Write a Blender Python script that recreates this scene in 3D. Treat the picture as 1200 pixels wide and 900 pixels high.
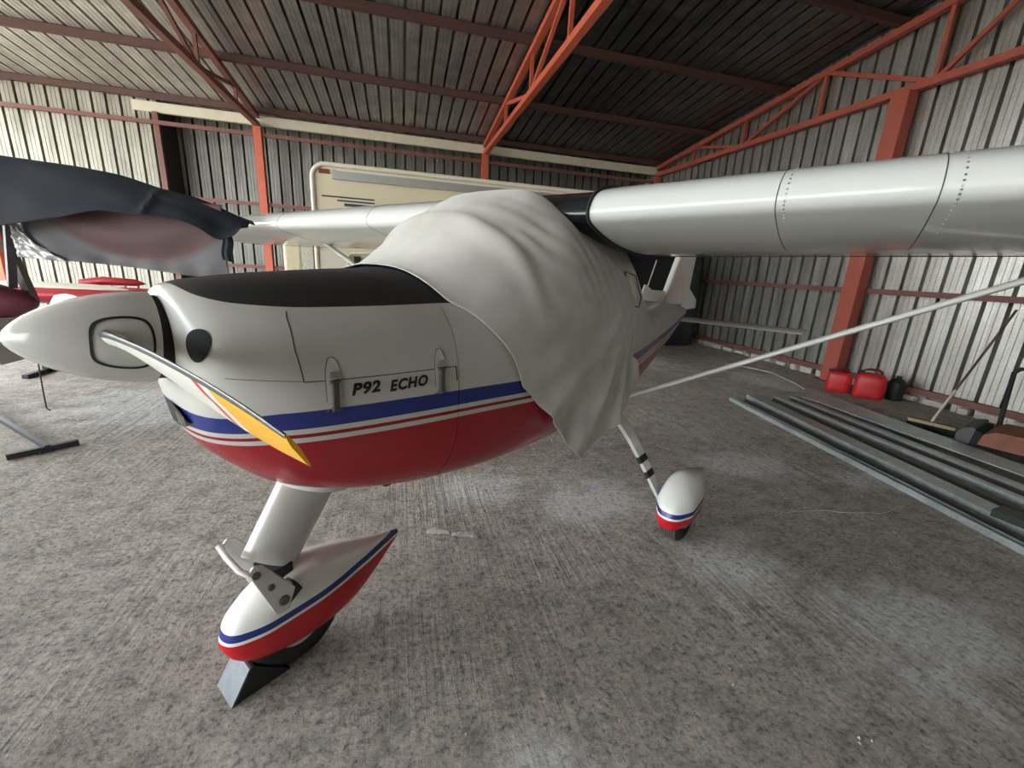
import bpy, bmesh, math, random
import numpy as np
from mathutils import Vector, Matrix, noise

for o in list(bpy.data.objects):
    bpy.data.objects.remove(o)
scene = bpy.context.scene
COL = scene.collection
random.seed(7)
PI = math.pi

# ------------------------------------------------------------------ camera
cam_d = bpy.data.cameras.new('camera')
cam = bpy.data.objects.new('camera', cam_d)
COL.objects.link(cam)
cam_d.sensor_width = 36.0
cam_d.lens = 36.0 * 493.3 / 1200.0
cam_d.clip_start = 0.02
cam_d.clip_end = 300
R_ = (0.967475, -0.246996, 0.054642)
D_ = (-0.014133, -0.268440, -0.963193)
F_ = (0.252572, 0.931092, -0.263200)
cam.matrix_world = Matrix((
    (R_[0], -D_[0], -F_[0], 0.0),
    (R_[1], -D_[1], -F_[1], 0.0),
    (R_[2], -D_[2], -F_[2], 1.6),
    (0, 0, 0, 1)))
scene.camera = cam

# ------------------------------------------------------------------ world, exposure
world = bpy.data.worlds.new('overcast_sky')
scene.world = world
world.use_nodes = True
bg = world.node_tree.nodes['Background']
bg.inputs['Color'].default_value = (0.90, 0.96, 1.0, 1)
bg.inputs['Strength'].default_value = 4.2
vs = scene.view_settings
vs.view_transform = 'Standard'
vs.look = 'None'
vs.gamma = 1.0
vs.use_curve_mapping = False
vs.exposure = 1.2

# ------------------------------------------------------------------ helpers
class MB:
    def __init__(self):
        self.v = []
        self.f = []

    def add(self, vs_, fs):
        n = len(self.v)
        self.v += [tuple(p) for p in vs_]
        self.f += [tuple(i + n for i in f) for f in fs]
        return self

    def box(self, c, s, m=None):
        x, y, z = s[0] / 2, s[1] / 2, s[2] / 2
        vv = [Vector((a * x, b * y, d * z)) for a in (-1, 1) for b in (-1, 1) for d in (-1, 1)]
        if m is not None:
            vv = [m @ p for p in vv]
        c = Vector(c)
        vv = [p + c for p in vv]
        return self.add(vv, [(0, 1, 3, 2), (4, 6, 7, 5), (0, 4, 5, 1), (2, 3, 7, 6), (0, 2, 6, 4), (1, 5, 7, 3)])

    def span(self, a, b):
        return self.box([(a[i] + b[i]) / 2 for i in range(3)], [abs(b[i] - a[i]) for i in range(3)])

    def bar(self, p, q, w, h, up=(0, 0, 1)):
        p, q = Vector(p), Vector(q)
        d = q - p
        L = d.length
        d.normalize()
        u = Vector(up)
        s = d.cross(u)
        if s.length < 1e-4:
            s = d.cross(Vector((1, 0, 0)))
        s.normalize()
        u = s.cross(d)
        m = Matrix((s, d, u)).transposed()
        return self.box((p + q) / 2, (w, L, h), m)

    def loft(self, rings, closed=True, caps=True):
        n = len(rings[0])
        base = len(self.v)
        for r in rings:
            self.v += [tuple(p) for p in r]
        for i in range(len(rings) - 1):
            for j in range(n if closed else n - 1):
                k = (j + 1) % n
                self.f.append((base + i * n + j, base + i * n + k, base + (i + 1) * n + k, base + (i + 1) * n + j))
        if caps and closed:
            self.f.append(tuple(base + j for j in range(n))[::-1])
            self.f.append(tuple(base + (len(rings) - 1) * n + j for j in range(n)))
        return self

    def tube(self, pts, r, n=10, ry=None, up=(0, 0, 1), caps=True):
        pts = [Vector(p) for p in pts]
        rings = []
        prev = None
        for i, p in enumerate(pts):
            d = (pts[min(i + 1, len(pts) - 1)] - pts[max(i - 1, 0)]).normalized()
            u = Vector(up) if prev is None else prev
            s = d.cross(u)
            if s.length < 1e-4:
                s = d.cross(Vector((1, 0.1, 0)))
            s.normalize()
            u = s.cross(d)
            prev = u
            rr = r[i] if isinstance(r, (list, tuple)) else r
            r2 = rr if ry is None else (ry[i] if isinstance(ry, (list, tuple)) else ry)
            rings.append([p + s * (rr * math.cos(2 * PI * k / n)) + u * (r2 * math.sin(2 * PI * k / n)) for k in range(n)])
        return self.loft(rings, True, caps)

    def lathe(self, prof, c=(0, 0, 0), axis=(0, 0, 1), n=32, caps=True):
        ax = Vector(axis).normalized()
        u = Vector((1, 0, 0)) if abs(ax.x) < 0.9 else Vector((0, 1, 0))
        s = ax.cross(u).normalized()
        u = s.cross(ax)
        c = Vector(c)
        rings = [[c + ax * h + s * (r * math.cos(2 * PI * k / n)) + u * (r * math.sin(2 * PI * k / n)) for k in range(n)] for h, r in prof]
        return self.loft(rings, True, caps)

    def grid(self, fn, nu, nv):
        base = len(self.v)
        for i in range(nu):
            for j in range(nv):
                self.v.append(tuple(fn(i / (nu - 1), j / (nv - 1))))
        for i in range(nu - 1):
            for j in range(nv - 1):
                a = base + i * nv + j
                self.f.append((a, a + 1, a + nv + 1, a + nv))
        return self

    def mesh(self, name, smooth=40):
        me = bpy.data.meshes.new(name)
        me.from_pydata(self.v, [], self.f)
        bm = bmesh.new()
        bm.from_mesh(me)
        bmesh.ops.recalc_face_normals(bm, faces=bm.faces[:])
        bm.to_mesh(me)
        bm.free()
        if smooth:
            for p in me.polygons:
                p.use_smooth = True
            me.set_sharp_from_angle(angle=math.radians(smooth))
        me.update()
        return me

    def build(self, name, mat_, parent=None, smooth=40):
        return link(name, self.mesh(name, smooth), mat_, parent)


def link(name, me, mat_, parent=None):
    o = bpy.data.objects.new(name, me)
    if mat_ is not None and len(me.materials) == 0:
        me.materials.append(mat_)
    COL.objects.link(o)
    if parent is not None:
        o.parent = parent
    return o


def tag(o, label, cat, group=None):
    o['label'] = label
    o['category'] = cat
    if group:
        o['group'] = group
    return o


def thing(name, label, cat, loc=(0, 0, 0), rz=0.0, group=None):
    o = bpy.data.objects.new(name, None)
    o.empty_display_size = 0.1
    COL.objects.link(o)
    o.location = loc
    o.rotation_euler = (0, 0, rz)
    return tag(o, label, cat, group)


def struct(o):
    o['kind'] = 'structure'
    return o


def bevel(o, w=0.01, seg=2):
    m = o.modifiers.new('bevel', 'BEVEL')
    m.width = w
    m.segments = seg
    m.limit_method = 'ANGLE'
    return o


def solid(o, t):
    m = o.modifiers.new('thickness', 'SOLIDIFY')
    m.thickness = t
    m.offset = 0
    return o


def pchip(xs, ys):
    xs = np.array(xs, float)
    ys = np.array(ys, float)
    h = np.diff(xs)
    dl = np.diff(ys) / h
    m = np.zeros(len(xs))
    m[0], m[-1] = dl[0], dl[-1]
    for i in range(1, len(xs) - 1):
        if dl[i - 1] * dl[i] > 0:
            w1 = 2 * h[i] + h[i - 1]
            w2 = h[i] + 2 * h[i - 1]
            m[i] = (w1 + w2) / (w1 / dl[i - 1] + w2 / dl[i])

    def f(x):
        x = min(max(x, xs[0]), xs[-1])
        i = int(min(max(np.searchsorted(xs, x) - 1, 0), len(xs) - 2))
        t = (x - xs[i]) / h[i]
        return float((2 * t**3 - 3 * t**2 + 1) * ys[i] + (t**3 - 2 * t**2 + t) * h[i] * m[i] + (-2 * t**3 + 3 * t**2) * ys[i + 1] + (t**3 - t**2) * h[i] * m[i + 1])
    return f


# ------------------------------------------------------------------ materials
MATS = {}


def nodes_of(name):
    m = bpy.data.materials.new(name)
    m.use_nodes = True
    nt = m.node_tree
    return m, nt, nt.nodes['Principled BSDF']


def srgb(r, g, b):
    def c(v):
        v /= 255.0
        return v / 12.92 if v <= 0.04045 else ((v + 0.055) / 1.055) ** 2.4
    return (c(r), c(g), c(b), 1.0)


def simple(name, col, rough=0.5, metal=0.0, var=0.12, scale=6.0, bump=0.0, bscale=60.0, coat=0.0, rand=0.0):
    if name in MATS:
        return MATS[name]
    m, nt, b = nodes_of(name)
    N, L = nt.nodes, nt.links
    tc = N.new('ShaderNodeTexCoord')
    nz = N.new('ShaderNodeTexNoise')
    nz.inputs['Scale'].default_value = scale
    nz.inputs['Detail'].default_value = 6
    L.new(tc.outputs['Object'], nz.inputs['Vector'])
    mix = N.new('ShaderNodeMix')
    mix.data_type = 'RGBA'
    mix.inputs['A'].default_value = tuple(c * (1 - var) for c in col[:3]) + (1,)
    mix.inputs['B'].default_value = tuple(min(1, c * (1 + var)) for c in col[:3]) + (1,)
    L.new(nz.outputs['Fac'], mix.inputs['Factor'])
    out = mix.outputs['Result']
    if rand:
        oi = N.new('ShaderNodeObjectInfo')
        mr = N.new('ShaderNodeMapRange')
        mr.inputs['To Min'].default_value = 1 - rand
        mr.inputs['To Max'].default_value = 1 + rand
        L.new(oi.outputs['Random'], mr.inputs['Value'])
        mu = N.new('ShaderNodeVectorMath')
        mu.operation = 'SCALE'
        L.new(out, mu.inputs[0])
        L.new(mr.outputs['Result'], mu.inputs['Scale'])
        out = mu.outputs['Vector']
    L.new(out, b.inputs['Base Color'])
    b.inputs['Roughness'].default_value = rough
    b.inputs['Metallic'].default_value = metal
    b.inputs['Coat Weight'].default_value = coat
    b.inputs['Coat Roughness'].default_value = 0.06
    if bump:
        n2 = N.new('ShaderNodeTexNoise')
        n2.inputs['Scale'].default_value = bscale
        n2.inputs['Detail'].default_value = 5
        L.new(tc.outputs['Object'], n2.inputs['Vector'])
        bp = N.new('ShaderNodeBump')
        bp.inputs['Strength'].default_value = bump
        bp.inputs['Distance'].default_value = 0.01
        L.new(n2.outputs['Fac'], bp.inputs['Height'])
        L.new(bp.outputs['Normal'], b.inputs['Normal'])
    MATS[name] = m
    return m


def concrete_mat():
    m, nt, b = nodes_of('broomed_concrete')
    N, L = nt.nodes, nt.links
    tc = N.new('ShaderNodeTexCoord')
    P = tc.outputs['Object']

    def noise_(scale, detail=6, rough=0.6, vec=P, dist=0.0):
        n = N.new('ShaderNodeTexNoise')
        n.inputs['Scale'].default_value = scale
        n.inputs['Detail'].default_value = detail
        n.inputs['Roughness'].default_value = rough
        n.inputs['Distortion'].default_value = dist
        L.new(vec, n.inputs['Vector'])
        return n.outputs['Fac']

    def ramp(fac, stops):
        r = N.new('ShaderNodeValToRGB')
        els = r.color_ramp.elements
        while len(els) < len(stops):
            els.new(0.5)
        for e, (p, c) in zip(els, stops):
            e.position = p
            e.color = c if len(c) == 4 else (*c, 1)
        L.new(fac, r.inputs['Fac'])
        return r.outputs['Color']

    def mixc(fac, a, c, mode='MIX'):
        x = N.new('ShaderNodeMix')
        x.data_type = 'RGBA'
        x.blend_type = mode
        for sock, val in (('Factor', fac), ('A', a), ('B', c)):
            if isinstance(val, (float, int, tuple)):
                x.inputs[sock].default_value = val
            else:
                L.new(val, x.inputs[sock])
        return x.outputs['Result']

    def math_(op, a, c=None):
        x = N.new('ShaderNodeMath')
        x.operation = op
        for i, val in enumerate((a, c)):
            if val is None:
                continue
            if isinstance(val, (float, int)):
                x.inputs[i].default_value = val
            else:
                L.new(val, x.inputs[i])
        return x.outputs['Value']
    base = ramp(noise_(1.1, 8), [(0.3, srgb(178, 169, 156)), (0.5, srgb(198, 189, 177)), (0.72, srgb(216, 208, 196))])
    fine = ramp(noise_(38, 8, 0.75), [(0.36, (0.34, 0.34, 0.34)), (0.48, (1, 1, 1)), (0.66, (1.35, 1.35, 1.35))])
    c = mixc(1.0, base, fine, 'MULTIPLY')
    blot = ramp(noise_(7.0, 10, 0.78), [(0.38, (0.5, 0.5, 0.5)), (0.52, (1, 1, 1)), (0.66, (1.15, 1.15, 1.15))])
    c = mixc(0.8, c, blot, 'MULTIPLY')
    # whitish lime powder in large patches, broken up by fine grain
    spill = None
    for (px_, py_, rx_, ry_) in ((1.35, 2.5, 0.5, 0.35), (3.0, 2.85, 0.55, 0.32), (2.45, 1.1, 0.55, 0.4), (0.55, 2.8, 0.4, 0.3), (3.8, 2.45, 0.35, 0.25), (6.0, 5.6, 0.55, 0.9), (4.5, 7.4, 0.9, 1.2), (0.4, 0.75, 0.4, 0.3), (1.9, 1.75, 0.35, 0.3), (-2.2, 5.2, 1.5, 0.9)):
        mp_ = N.new('ShaderNodeMapping')
        mp_.inputs['Location'].default_value = (-px_ / rx_, -py_ / ry_, 0)
        mp_.inputs['Scale'].default_value = (1 / rx_, 1 / ry_, 1)
        L.new(P, mp_.inputs['Vector'])
        ln = N.new('ShaderNodeVectorMath')
        ln.operation = 'LENGTH'
        L.new(mp_.outputs['Vector'], ln.inputs[0])
        fall = math_('SUBTRACT', 1.15, ln.outputs['Value'])
        spill = fall if spill is None else math_('MAXIMUM', spill, fall)
    edge = math_('ADD', spill, math_('MULTIPLY', math_('SUBTRACT', noise_(3.2, 6, 0.7), 0.5), 2.6))
    pw = ramp(edge, [(0.1, (0, 0, 0)), (0.7, (1, 1, 1))])
    pg = ramp(noise_(26, 6, 0.8), [(0.38, (0, 0, 0)), (0.52, (1, 1, 1))])
    pm = mixc(1.0, pw, pg, 'MULTIPLY')
    c = mixc(math_('MULTIPLY', pm, 0.9), c, srgb(246, 245, 242))
    # broom streaks: cement laitance dragged along the depth of the hangar
    mps = N.new('ShaderNodeMapping')
    mps.inputs['Scale'].default_value = (1.0, 0.03, 1.0)
    L.new(P, mps.inputs['Vector'])
    stk = ramp(noise_(34, 4, 0.75, vec=mps.outputs['Vector']), [(0.38, (0.66, 0.66, 0.66)), (0.52, (1, 1, 1)), (0.66, (1.18, 1.18, 1.18))])
    smask = ramp(noise_(0.55, 3, 0.5), [(0.44, (0.05, 0.05, 0.05)), (0.6, (1, 1, 1))])
    c = mixc(smask, c, mixc(1.0, c, stk, 'MULTIPLY'))
    L.new(c, b.inputs['Base Color'])
    b.inputs['Roughness'].default_value = 0.93
    # broom grooves run along the depth of the hangar
    sep = N.new('ShaderNodeSeparateXYZ')
    L.new(P, sep.inputs['Vector'])
    mp = N.new('ShaderNodeMapping')
    mp.inputs['Scale'].default_value = (1.0, 0.03, 1.0)
    L.new(P, mp.inputs['Vector'])
    g1 = noise_(34, 4, 0.75, vec=mp.outputs['Vector'])
    gmask = ramp(noise_(0.55, 3, 0.5), [(0.44, (0.1, 0.1, 0.1)), (0.6, (1, 1, 1))])
    g = math_('MULTIPLY', g1, gmask)
    rough = noise_(70, 8, 0.8)
    big = noise_(13, 6, 0.7)
    h = math_('ADD', math_('MULTIPLY', g, 1.6), math_('ADD', math_('MULTIPLY', rough, 0.75), math_('MULTIPLY', big, 1.3)))
    bp = N.new('ShaderNodeBump')
    bp.inputs['Strength'].default_value = 1.0
    bp.inputs['Distance'].default_value = 0.045
    L.new(h, bp.inputs['Height'])
    L.new(bp.outputs['Normal'], b.inputs['Normal'])
    return m


def galv_mat(name, lo, hi, rough=0.42, metal=0.75, rand=0.1, spangle=True):
    m, nt, b = nodes_of(name)
    N, L = nt.nodes, nt.links
    tc = N.new('ShaderNodeTexCoord')
    mp = N.new('ShaderNodeMapping')
    mp.inputs['Scale'].default_value = (1, 1, 0.22)
    L.new(tc.outputs['Object'], mp.inputs['Vector'])
    oi = N.new('ShaderNodeObjectInfo')
    ad = N.new('ShaderNodeVectorMath')
    ad.operation = 'ADD'
    L.new(mp.outputs['Vector'], ad.inputs[0])
    sc = N.new('ShaderNodeVectorMath')
    sc.operation = 'SCALE'
    sc.inputs[0].default_value = (31, 17, 9)
    L.new(oi.outputs['Random'], sc.inputs['Scale'])
    L.new(sc.outputs['Vector'], ad.inputs[1])
    n1 = N.new('ShaderNodeTexNoise')
    n1.inputs['Scale'].default_value = 3.2
    n1.inputs['Detail'].default_value = 8
    n1.inputs['Roughness'].default_value = 0.7
    L.new(ad.outputs['Vector'], n1.inputs['Vector'])
    r = N.new('ShaderNodeValToRGB')
    r.color_ramp.elements[0].position = 0.3
    r.color_ramp.elements[0].color = lo
    r.color_ramp.elements[1].position = 0.7
    r.color_ramp.elements[1].color = hi
    L.new(n1.outputs['Fac'], r.inputs['Fac'])
    n2 = N.new('ShaderNodeTexVoronoi')
    n2.inputs['Scale'].default_value = 70
    L.new(tc.outputs['Object'], n2.inputs['Vector'])
    mr = N.new('ShaderNodeMapRange')
    mr.inputs['To Min'].default_value = 0.84 if spangle else 0.97
    mr.inputs['To Max'].default_value = 1.12 if spangle else 1.03
    L.new(n2.outputs['Color'], mr.inputs['Value'])
    mr2 = N.new('ShaderNodeMapRange')
    mr2.inputs['To Min'].default_value = 1 - rand
    mr2.inputs['To Max'].default_value = 1 + rand
    L.new(oi.outputs['Random'], mr2.inputs['Value'])
    mm = N.new('ShaderNodeMath')
    mm.operation = 'MULTIPLY'
    L.new(mr.outputs['Result'], mm.inputs[0])
    L.new(mr2.outputs['Result'], mm.inputs[1])
    mu = N.new('ShaderNodeVectorMath')
    mu.operation = 'SCALE'
    L.new(r.outputs['Color'], mu.inputs[0])
    L.new(mm.outputs['Value'], mu.inputs['Scale'])
    L.new(mu.outputs['Vector'], b.inputs['Base Color'])
    b.inputs['Metallic'].default_value = metal
    b.inputs['Roughness'].default_value = rough
    return m


def livery_mat():
    """white paint, blue / thin red / red bands and black anti-glare panel, from two float attributes of the skin"""
    m, nt, b = nodes_of('aircraft_livery_paint')
    N, L = nt.nodes, nt.links
    a1 = N.new('ShaderNodeAttribute')
    a1.attribute_name = 'band'
    mr = N.new('ShaderNodeMapRange')
    mr.inputs['From Min'].default_value = -0.2
    mr.inputs['From Max'].default_value = 0.2
    L.new(a1.outputs['Fac'], mr.inputs['Value'])
    r = N.new('ShaderNodeValToRGB')
    cr = r.color_ramp
    cr.interpolation = 'CONSTANT'
    W = srgb(196, 195, 188)
    RED = srgb(158, 22, 38)
    BLU = srgb(38, 50, 124)
    stops = [(0.0, RED), (-0.058, W), (-0.041, srgb(140, 16, 34)), (-0.029, W), (-0.011, BLU), (0.043, W)]
    while len(cr.elements) < len(stops):
        cr.elements.new(0.5)
    for e, (p, c) in zip(cr.elements, stops):
        e.position = 0.0 if p == 0.0 else (p + 0.2) / 0.4
        e.color = c
    L.new(mr.outputs['Result'], r.inputs['Fac'])
    a2 = N.new('ShaderNodeAttribute')
    a2.attribute_name = 'glare'
    gt = N.new('ShaderNodeMath')
    gt.operation = 'GREATER_THAN'
    gt.inputs[1].default_value = 0.0
    L.new(a2.outputs['Fac'], gt.inputs[0])
    mx = N.new('ShaderNodeMix')
    mx.data_type = 'RGBA'
    mx.inputs['B'].default_value = srgb(34, 36, 40)
    L.new(gt.outputs['Value'], mx.inputs['Factor'])
    L.new(r.outputs['Color'], mx.inputs['A'])
    # faint grime
    tc = N.new('ShaderNodeTexCoord')
    nz = N.new('ShaderNodeTexNoise')
    nz.inputs['Scale'].default_value = 9
    nz.inputs['Detail'].default_value = 7
    L.new(tc.outputs['Object'], nz.inputs['Vector'])
    mg = N.new('ShaderNodeMapRange')
    mg.inputs['To Min'].default_value = 0.9
    mg.inputs['To Max'].default_value = 1.05
    L.new(nz.outputs['Fac'], mg.inputs['Value'])
    mu = N.new('ShaderNodeVectorMath')
    mu.operation = 'SCALE'
    L.new(mx.outputs['Result'], mu.inputs[0])
    L.new(mg.outputs['Result'], mu.inputs['Scale'])
    L.new(mu.outputs['Vector'], b.inputs['Base Color'])
    rr = N.new('ShaderNodeMix')
    rr.data_type = 'FLOAT'
    rr.inputs['A'].default_value = 0.26
    rr.inputs['B'].default_value = 0.5
    L.new(gt.outputs['Value'], rr.inputs['Factor'])
    L.new(rr.outputs['Result'], b.inputs['Roughness'])
    return m


M_floor = concrete_mat()
M_ground = simple('dry_earth', srgb(190, 180, 162), 0.95, 0, 0.15, 0.8, 0.3, 20)
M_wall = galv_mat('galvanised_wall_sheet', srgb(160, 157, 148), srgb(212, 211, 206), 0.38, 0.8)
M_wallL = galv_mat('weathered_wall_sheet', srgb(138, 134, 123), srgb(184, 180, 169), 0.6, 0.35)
M_wallB = galv_mat('shaded_recess_wall_sheet', srgb(104, 103, 98), srgb(150, 149, 144), 0.5, 0.6)  # wall sheet darkened: shade of the recess is put into its colour
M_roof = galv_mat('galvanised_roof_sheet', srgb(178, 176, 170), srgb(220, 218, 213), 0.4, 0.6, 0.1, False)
M_roof2 = galv_mat('dimmed_roof_sheet', srgb(150, 148, 143), srgb(192, 190, 185), 0.38, 0.75, 0.12, False)  # middle bay: light falling off to the right is painted into the tone
M_roof3 = galv_mat('dark_shaded_roof_sheet', srgb(96, 98, 98), srgb(138, 140, 139), 0.36, 0.85, 0.15, False)  # right bay: darker sheets, deepened further by painted light falloff
M_orange = simple('red_oxide_paint', srgb(196, 96, 72), 0.55, 0, 0.18, 5, 0.1, 40)
M_red = simple('old_red_paint', srgb(168, 84, 68), 0.6, 0, 0.18, 5, 0.1, 40)
M_purlin = simple('dark_brown_primer', srgb(86, 58, 53), 0.65, 0, 0.2, 5)
M_brown = simple('brown_primer_paint', srgb(118, 76, 68), 0.6, 0, 0.2, 5, 0.1, 40)
M_white = simple('white_aircraft_paint', srgb(204, 204, 198), 0.2, 0, 0.03, 4, coat=0.5)
M_wing = simple('white_wing_skin', srgb(206, 208, 204), 0.12, 0, 0.03, 3)
M_livery = livery_mat()
M_black = simple('black_rubber', srgb(30, 30, 31), 0.75, 0, 0.2, 20)
M_glassdark = simple('dark_tinted_plexiglass', srgb(22, 26, 30), 0.12, 0, 0.1, 6)
M_steel = simple('bare_steel', srgb(168, 168, 166), 0.35, 0.9, 0.15, 20)
M_darkmetal = simple('black_painted_steel', srgb(38, 40, 42), 0.5, 0.1, 0.2, 12)
M_cloth = None

# ------------------------------------------------------------------ setting
TROOF = math.tan(math.radians(6.37))
RIDGE = 4.0


def zroof(y):
    yy = y if y >= RIDGE else 2 * RIDGE - y
    return 4.86 + TROOF * (12.1 - yy)


XL, XR, YF, YB = -8.8, 7.5, -4.5, 12.95
fl = MB().grid(lambda u, v: (XL + (XR + 0.6 - XL) * u, YF + (YB + 0.4 - YF) * v, 0.0), 2, 2).build('floor', M_floor)
struct(fl)
gr = MB().grid(lambda u, v: (-90 + 180 * u, -90 + 180 * v, -0.04), 2, 2).build('ground_outside', M_ground)
struct(gr)

# corrugated sheet profile, outward is positive; slots overdeep, shaped to trap light
PITCH = 0.26


def profile(nribs):
    pts = []
    for k in range(nribs):
        x = k * PITCH
        pts += [(x + 0.0, 0), (x + 0.022, 0), (x + 0.026, 0.008), (x + 0.034, 0.008), (x + 0.038, 0), (x + 0.1, 0), (x + 0.08, 0.30), (x + 0.17, 0.30), (x + 0.150, 0)]
        pts += [(x + 0.212, 0), (x + 0.216, 0.008), (x + 0.224, 0.008), (x + 0.228, 0)]
    pts.append((nribs * PITCH, 0))
    return pts


def sheet_mesh(name, nribs, zbot, ztop, fn):
    """fn(u, d, z) -> world/local point; zbot/ztop callables of u"""
    b = MB()
    pr = profile(nribs)
    n = len(pr)
    for u, d in pr:
        b.v.append(tuple(fn(u, d, zbot(u))))
    for u, d in pr:
        b.v.append(tuple(fn(u, d, ztop(u))))
    for j in range(n - 1):
        b.f.append((j, j + 1, n + j + 1, n + j))
    return b.mesh(name, 0)


SW = 4 * PITCH
wall_back = bpy.data.objects.new('wall_back', None)
COL.objects.link(wall_back)
struct(wall_back)
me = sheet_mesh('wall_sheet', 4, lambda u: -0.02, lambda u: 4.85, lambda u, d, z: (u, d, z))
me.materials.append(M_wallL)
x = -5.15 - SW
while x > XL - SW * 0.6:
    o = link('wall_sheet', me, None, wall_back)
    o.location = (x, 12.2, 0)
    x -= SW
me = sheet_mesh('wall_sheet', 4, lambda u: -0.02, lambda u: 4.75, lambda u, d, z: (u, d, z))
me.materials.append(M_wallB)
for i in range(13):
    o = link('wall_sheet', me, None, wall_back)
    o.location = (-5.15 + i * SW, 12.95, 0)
MB().span((-5.2, 12.2, 0), (-5.12, 13.0, 4.78)).build('recess_side', M_darkmetal, wall_back)  # return wall coloured black to stand in for its shade
MB().span((-5.22, 12.12, 0), (-5.12, 12.22, 4.5)).build('door_jamb', M_brown, wall_back)
MB().span((-5.6, 12.18, 4.50), (XR - 0.1, 12.28, 4.70)).build('fascia_board', simple('cream_fascia', srgb(214, 208, 188), 0.6), wall_back)
for z, x0, x1 in ((4.28, XL, 7.4), (2.77, -5.15, 7.4), (1.31, -5.15, 7.4)):
    MB().span((x0, 12.08, z - 0.04), (x1, 12.14, z + 0.04)).build('wall_rail', M_brown, wall_back)

wall_right = bpy.data.objects.new('wall_right', None)
COL.objects.link(wall_right)
struct(wall_right)
y0 = YF
while y0 < YB:
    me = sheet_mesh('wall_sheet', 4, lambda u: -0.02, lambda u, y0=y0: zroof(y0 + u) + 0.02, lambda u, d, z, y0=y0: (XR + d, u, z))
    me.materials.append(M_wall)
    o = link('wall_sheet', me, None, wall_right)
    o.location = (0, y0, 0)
    y0 += SW
for z, h in ((1.57, 0.08), (3.05, 0.08), (0.17, 0.09)):
    MB().span((7.40, YF, z - h / 2), (7.47, 12.9, z + h / 2)).build('wall_rail', M_brown, wall_right)
rk = random.Random(3)
M_plaster = simple('broken_plaster', srgb(190, 184, 170), 0.9, 0, 0.3, 30, 0.5, 40)
yy = 2.2
while yy < 11.5:
    L_ = rk.uniform(0.12, 0.3)
    b = MB()
    b.box((7.46, yy + L_ / 2, 0.055), (rk.uniform(0.06, 0.12), L_, rk.uniform(0.07, 0.12)), Matrix.Rotation(rk.uniform(-.2, .2), 3, 'Z'))
    bevel(b.build('kerb_rubble', M_plaster, wall_right), 0.02)
    yy += L_ + rk.uniform(0.02, 0.18)

# front (behind the camera): closed on the right, open doorway towards the left
wall_front = bpy.data.objects.new('wall_front', None)
COL.objects.link(wall_front)
struct(wall_front)
me = sheet_mesh('wall_sheet', 4, lambda u: -0.02, lambda u: zroof(YF), lambda u, d, z: (u, -d, z))
me.materials.append(M_wall)
x = XR - SW
while x > -5.0:
    o = link('wall_sheet', me, None, wall_front)
    o.location = (x, YF, 0)
    x -= SW

# roof
ceiling = bpy.data.objects.new('ceiling', None)
COL.objects.link(ceiling)
struct(ceiling)
ca = math.atan(TROOF)


def roof_sheet(y_a, y_b, dz):
    def fn(u, d, z):
        return (u, z, zroof(z) + d + dz)
    return sheet_mesh('roof_sheet', 4, lambda u: y_a, lambda u: y_b, fn)


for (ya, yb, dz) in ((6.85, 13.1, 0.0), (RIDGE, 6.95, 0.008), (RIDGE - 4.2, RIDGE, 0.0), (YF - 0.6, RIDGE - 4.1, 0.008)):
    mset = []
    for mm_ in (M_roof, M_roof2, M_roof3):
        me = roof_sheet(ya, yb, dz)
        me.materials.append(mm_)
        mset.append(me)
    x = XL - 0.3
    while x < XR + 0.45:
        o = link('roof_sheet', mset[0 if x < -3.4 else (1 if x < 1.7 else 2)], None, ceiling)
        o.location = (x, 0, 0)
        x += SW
MB().span((XL - 0.3, 13.1, 4.55), (XR + 0.7, 13.13, 5.3)).build('eave_light_stop', M_wall, ceiling)  # plate added outside the eave to block light leaking through the slots
for y in (12.1, 10.0, 7.93, 5.9, 4.25, 3.7, 2.1, 0.07, -2.0, -4.1):
    MB().span((XL - 0.2, y - 0.045, zroof(y) - 0.125), (XR - 0.03, y + 0.045, zroof(y) - 0.008)).build('purlin', M_purlin, ceiling)

# steel posts and trusses


def truss(X, nodes, label, mat_, w=0.11):
    t = thing('roof_truss', label, 'truss', (X, 12.1, 4.4), 0, 'trusses carrying the sheet roof')

    def zt(y):
        return zroof(y) - 0.125 - 0.06
    P = lambda y, z: (0, y - 12.1, z - 4.4)
    zb = 4.49
    MB().bar(P(12.12, zt(12.12)), P(RIDGE, zt(RIDGE)), w, 0.1).build('top_chord', mat_, t)
    MB().bar(P(RIDGE, zt(RIDGE)), P(YF + 0.1, zt(YF + .1)), w, 0.1).build('top_chord', mat_, t)
    MB().bar(P(12.12, zb), P(YF + 0.1, zb), w, 0.1).build('bottom_chord', mat_, t)
    for side in (0, 1):
        f = (lambda y: y) if side == 0 else (lambda y: 2 * RIDGE - y)
        ys = [f(y) for y in nodes]
        for y in ys:
            if y > YF:
                MB().bar(P(y, zb + 0.03), P(y, zt(y)), 0.055, 0.055, (0, 1, 0)).build('web_post', mat_, t)
        a, b_, c, d = ys
        for (p, q) in (((a, zt(a)), (b_, zb)), ((b_, zb), (c, zt(c))), ((c, zt(c)), (d, zb)), ((d, zb), (RIDGE, zt(RIDGE)))):
            if p[0] > YF:
                MB().bar(P(*p), P(*q), 0.055, 0.06).build('web_diagonal', mat_, t)
    return t


truss(-3.15, [10.8, 9.06, 7.3, 5.5], 'red steel roof truss above the bright left roof, over the post left of the caravan', M_brown)
truss(2.2, [9.83, 7.98, 6.2, 4.6], 'orange steel roof truss over the middle of the back wall', M_orange)
truss(7.36, [10.5, 8.83, 7.02, 5.22], 'red steel roof truss set against the right gable wall', M_red)
truss(-8.5, [10.5, 8.83, 7.02, 5.22], 'red steel roof truss at far left above the navy tarpaulin', M_brown)


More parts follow.
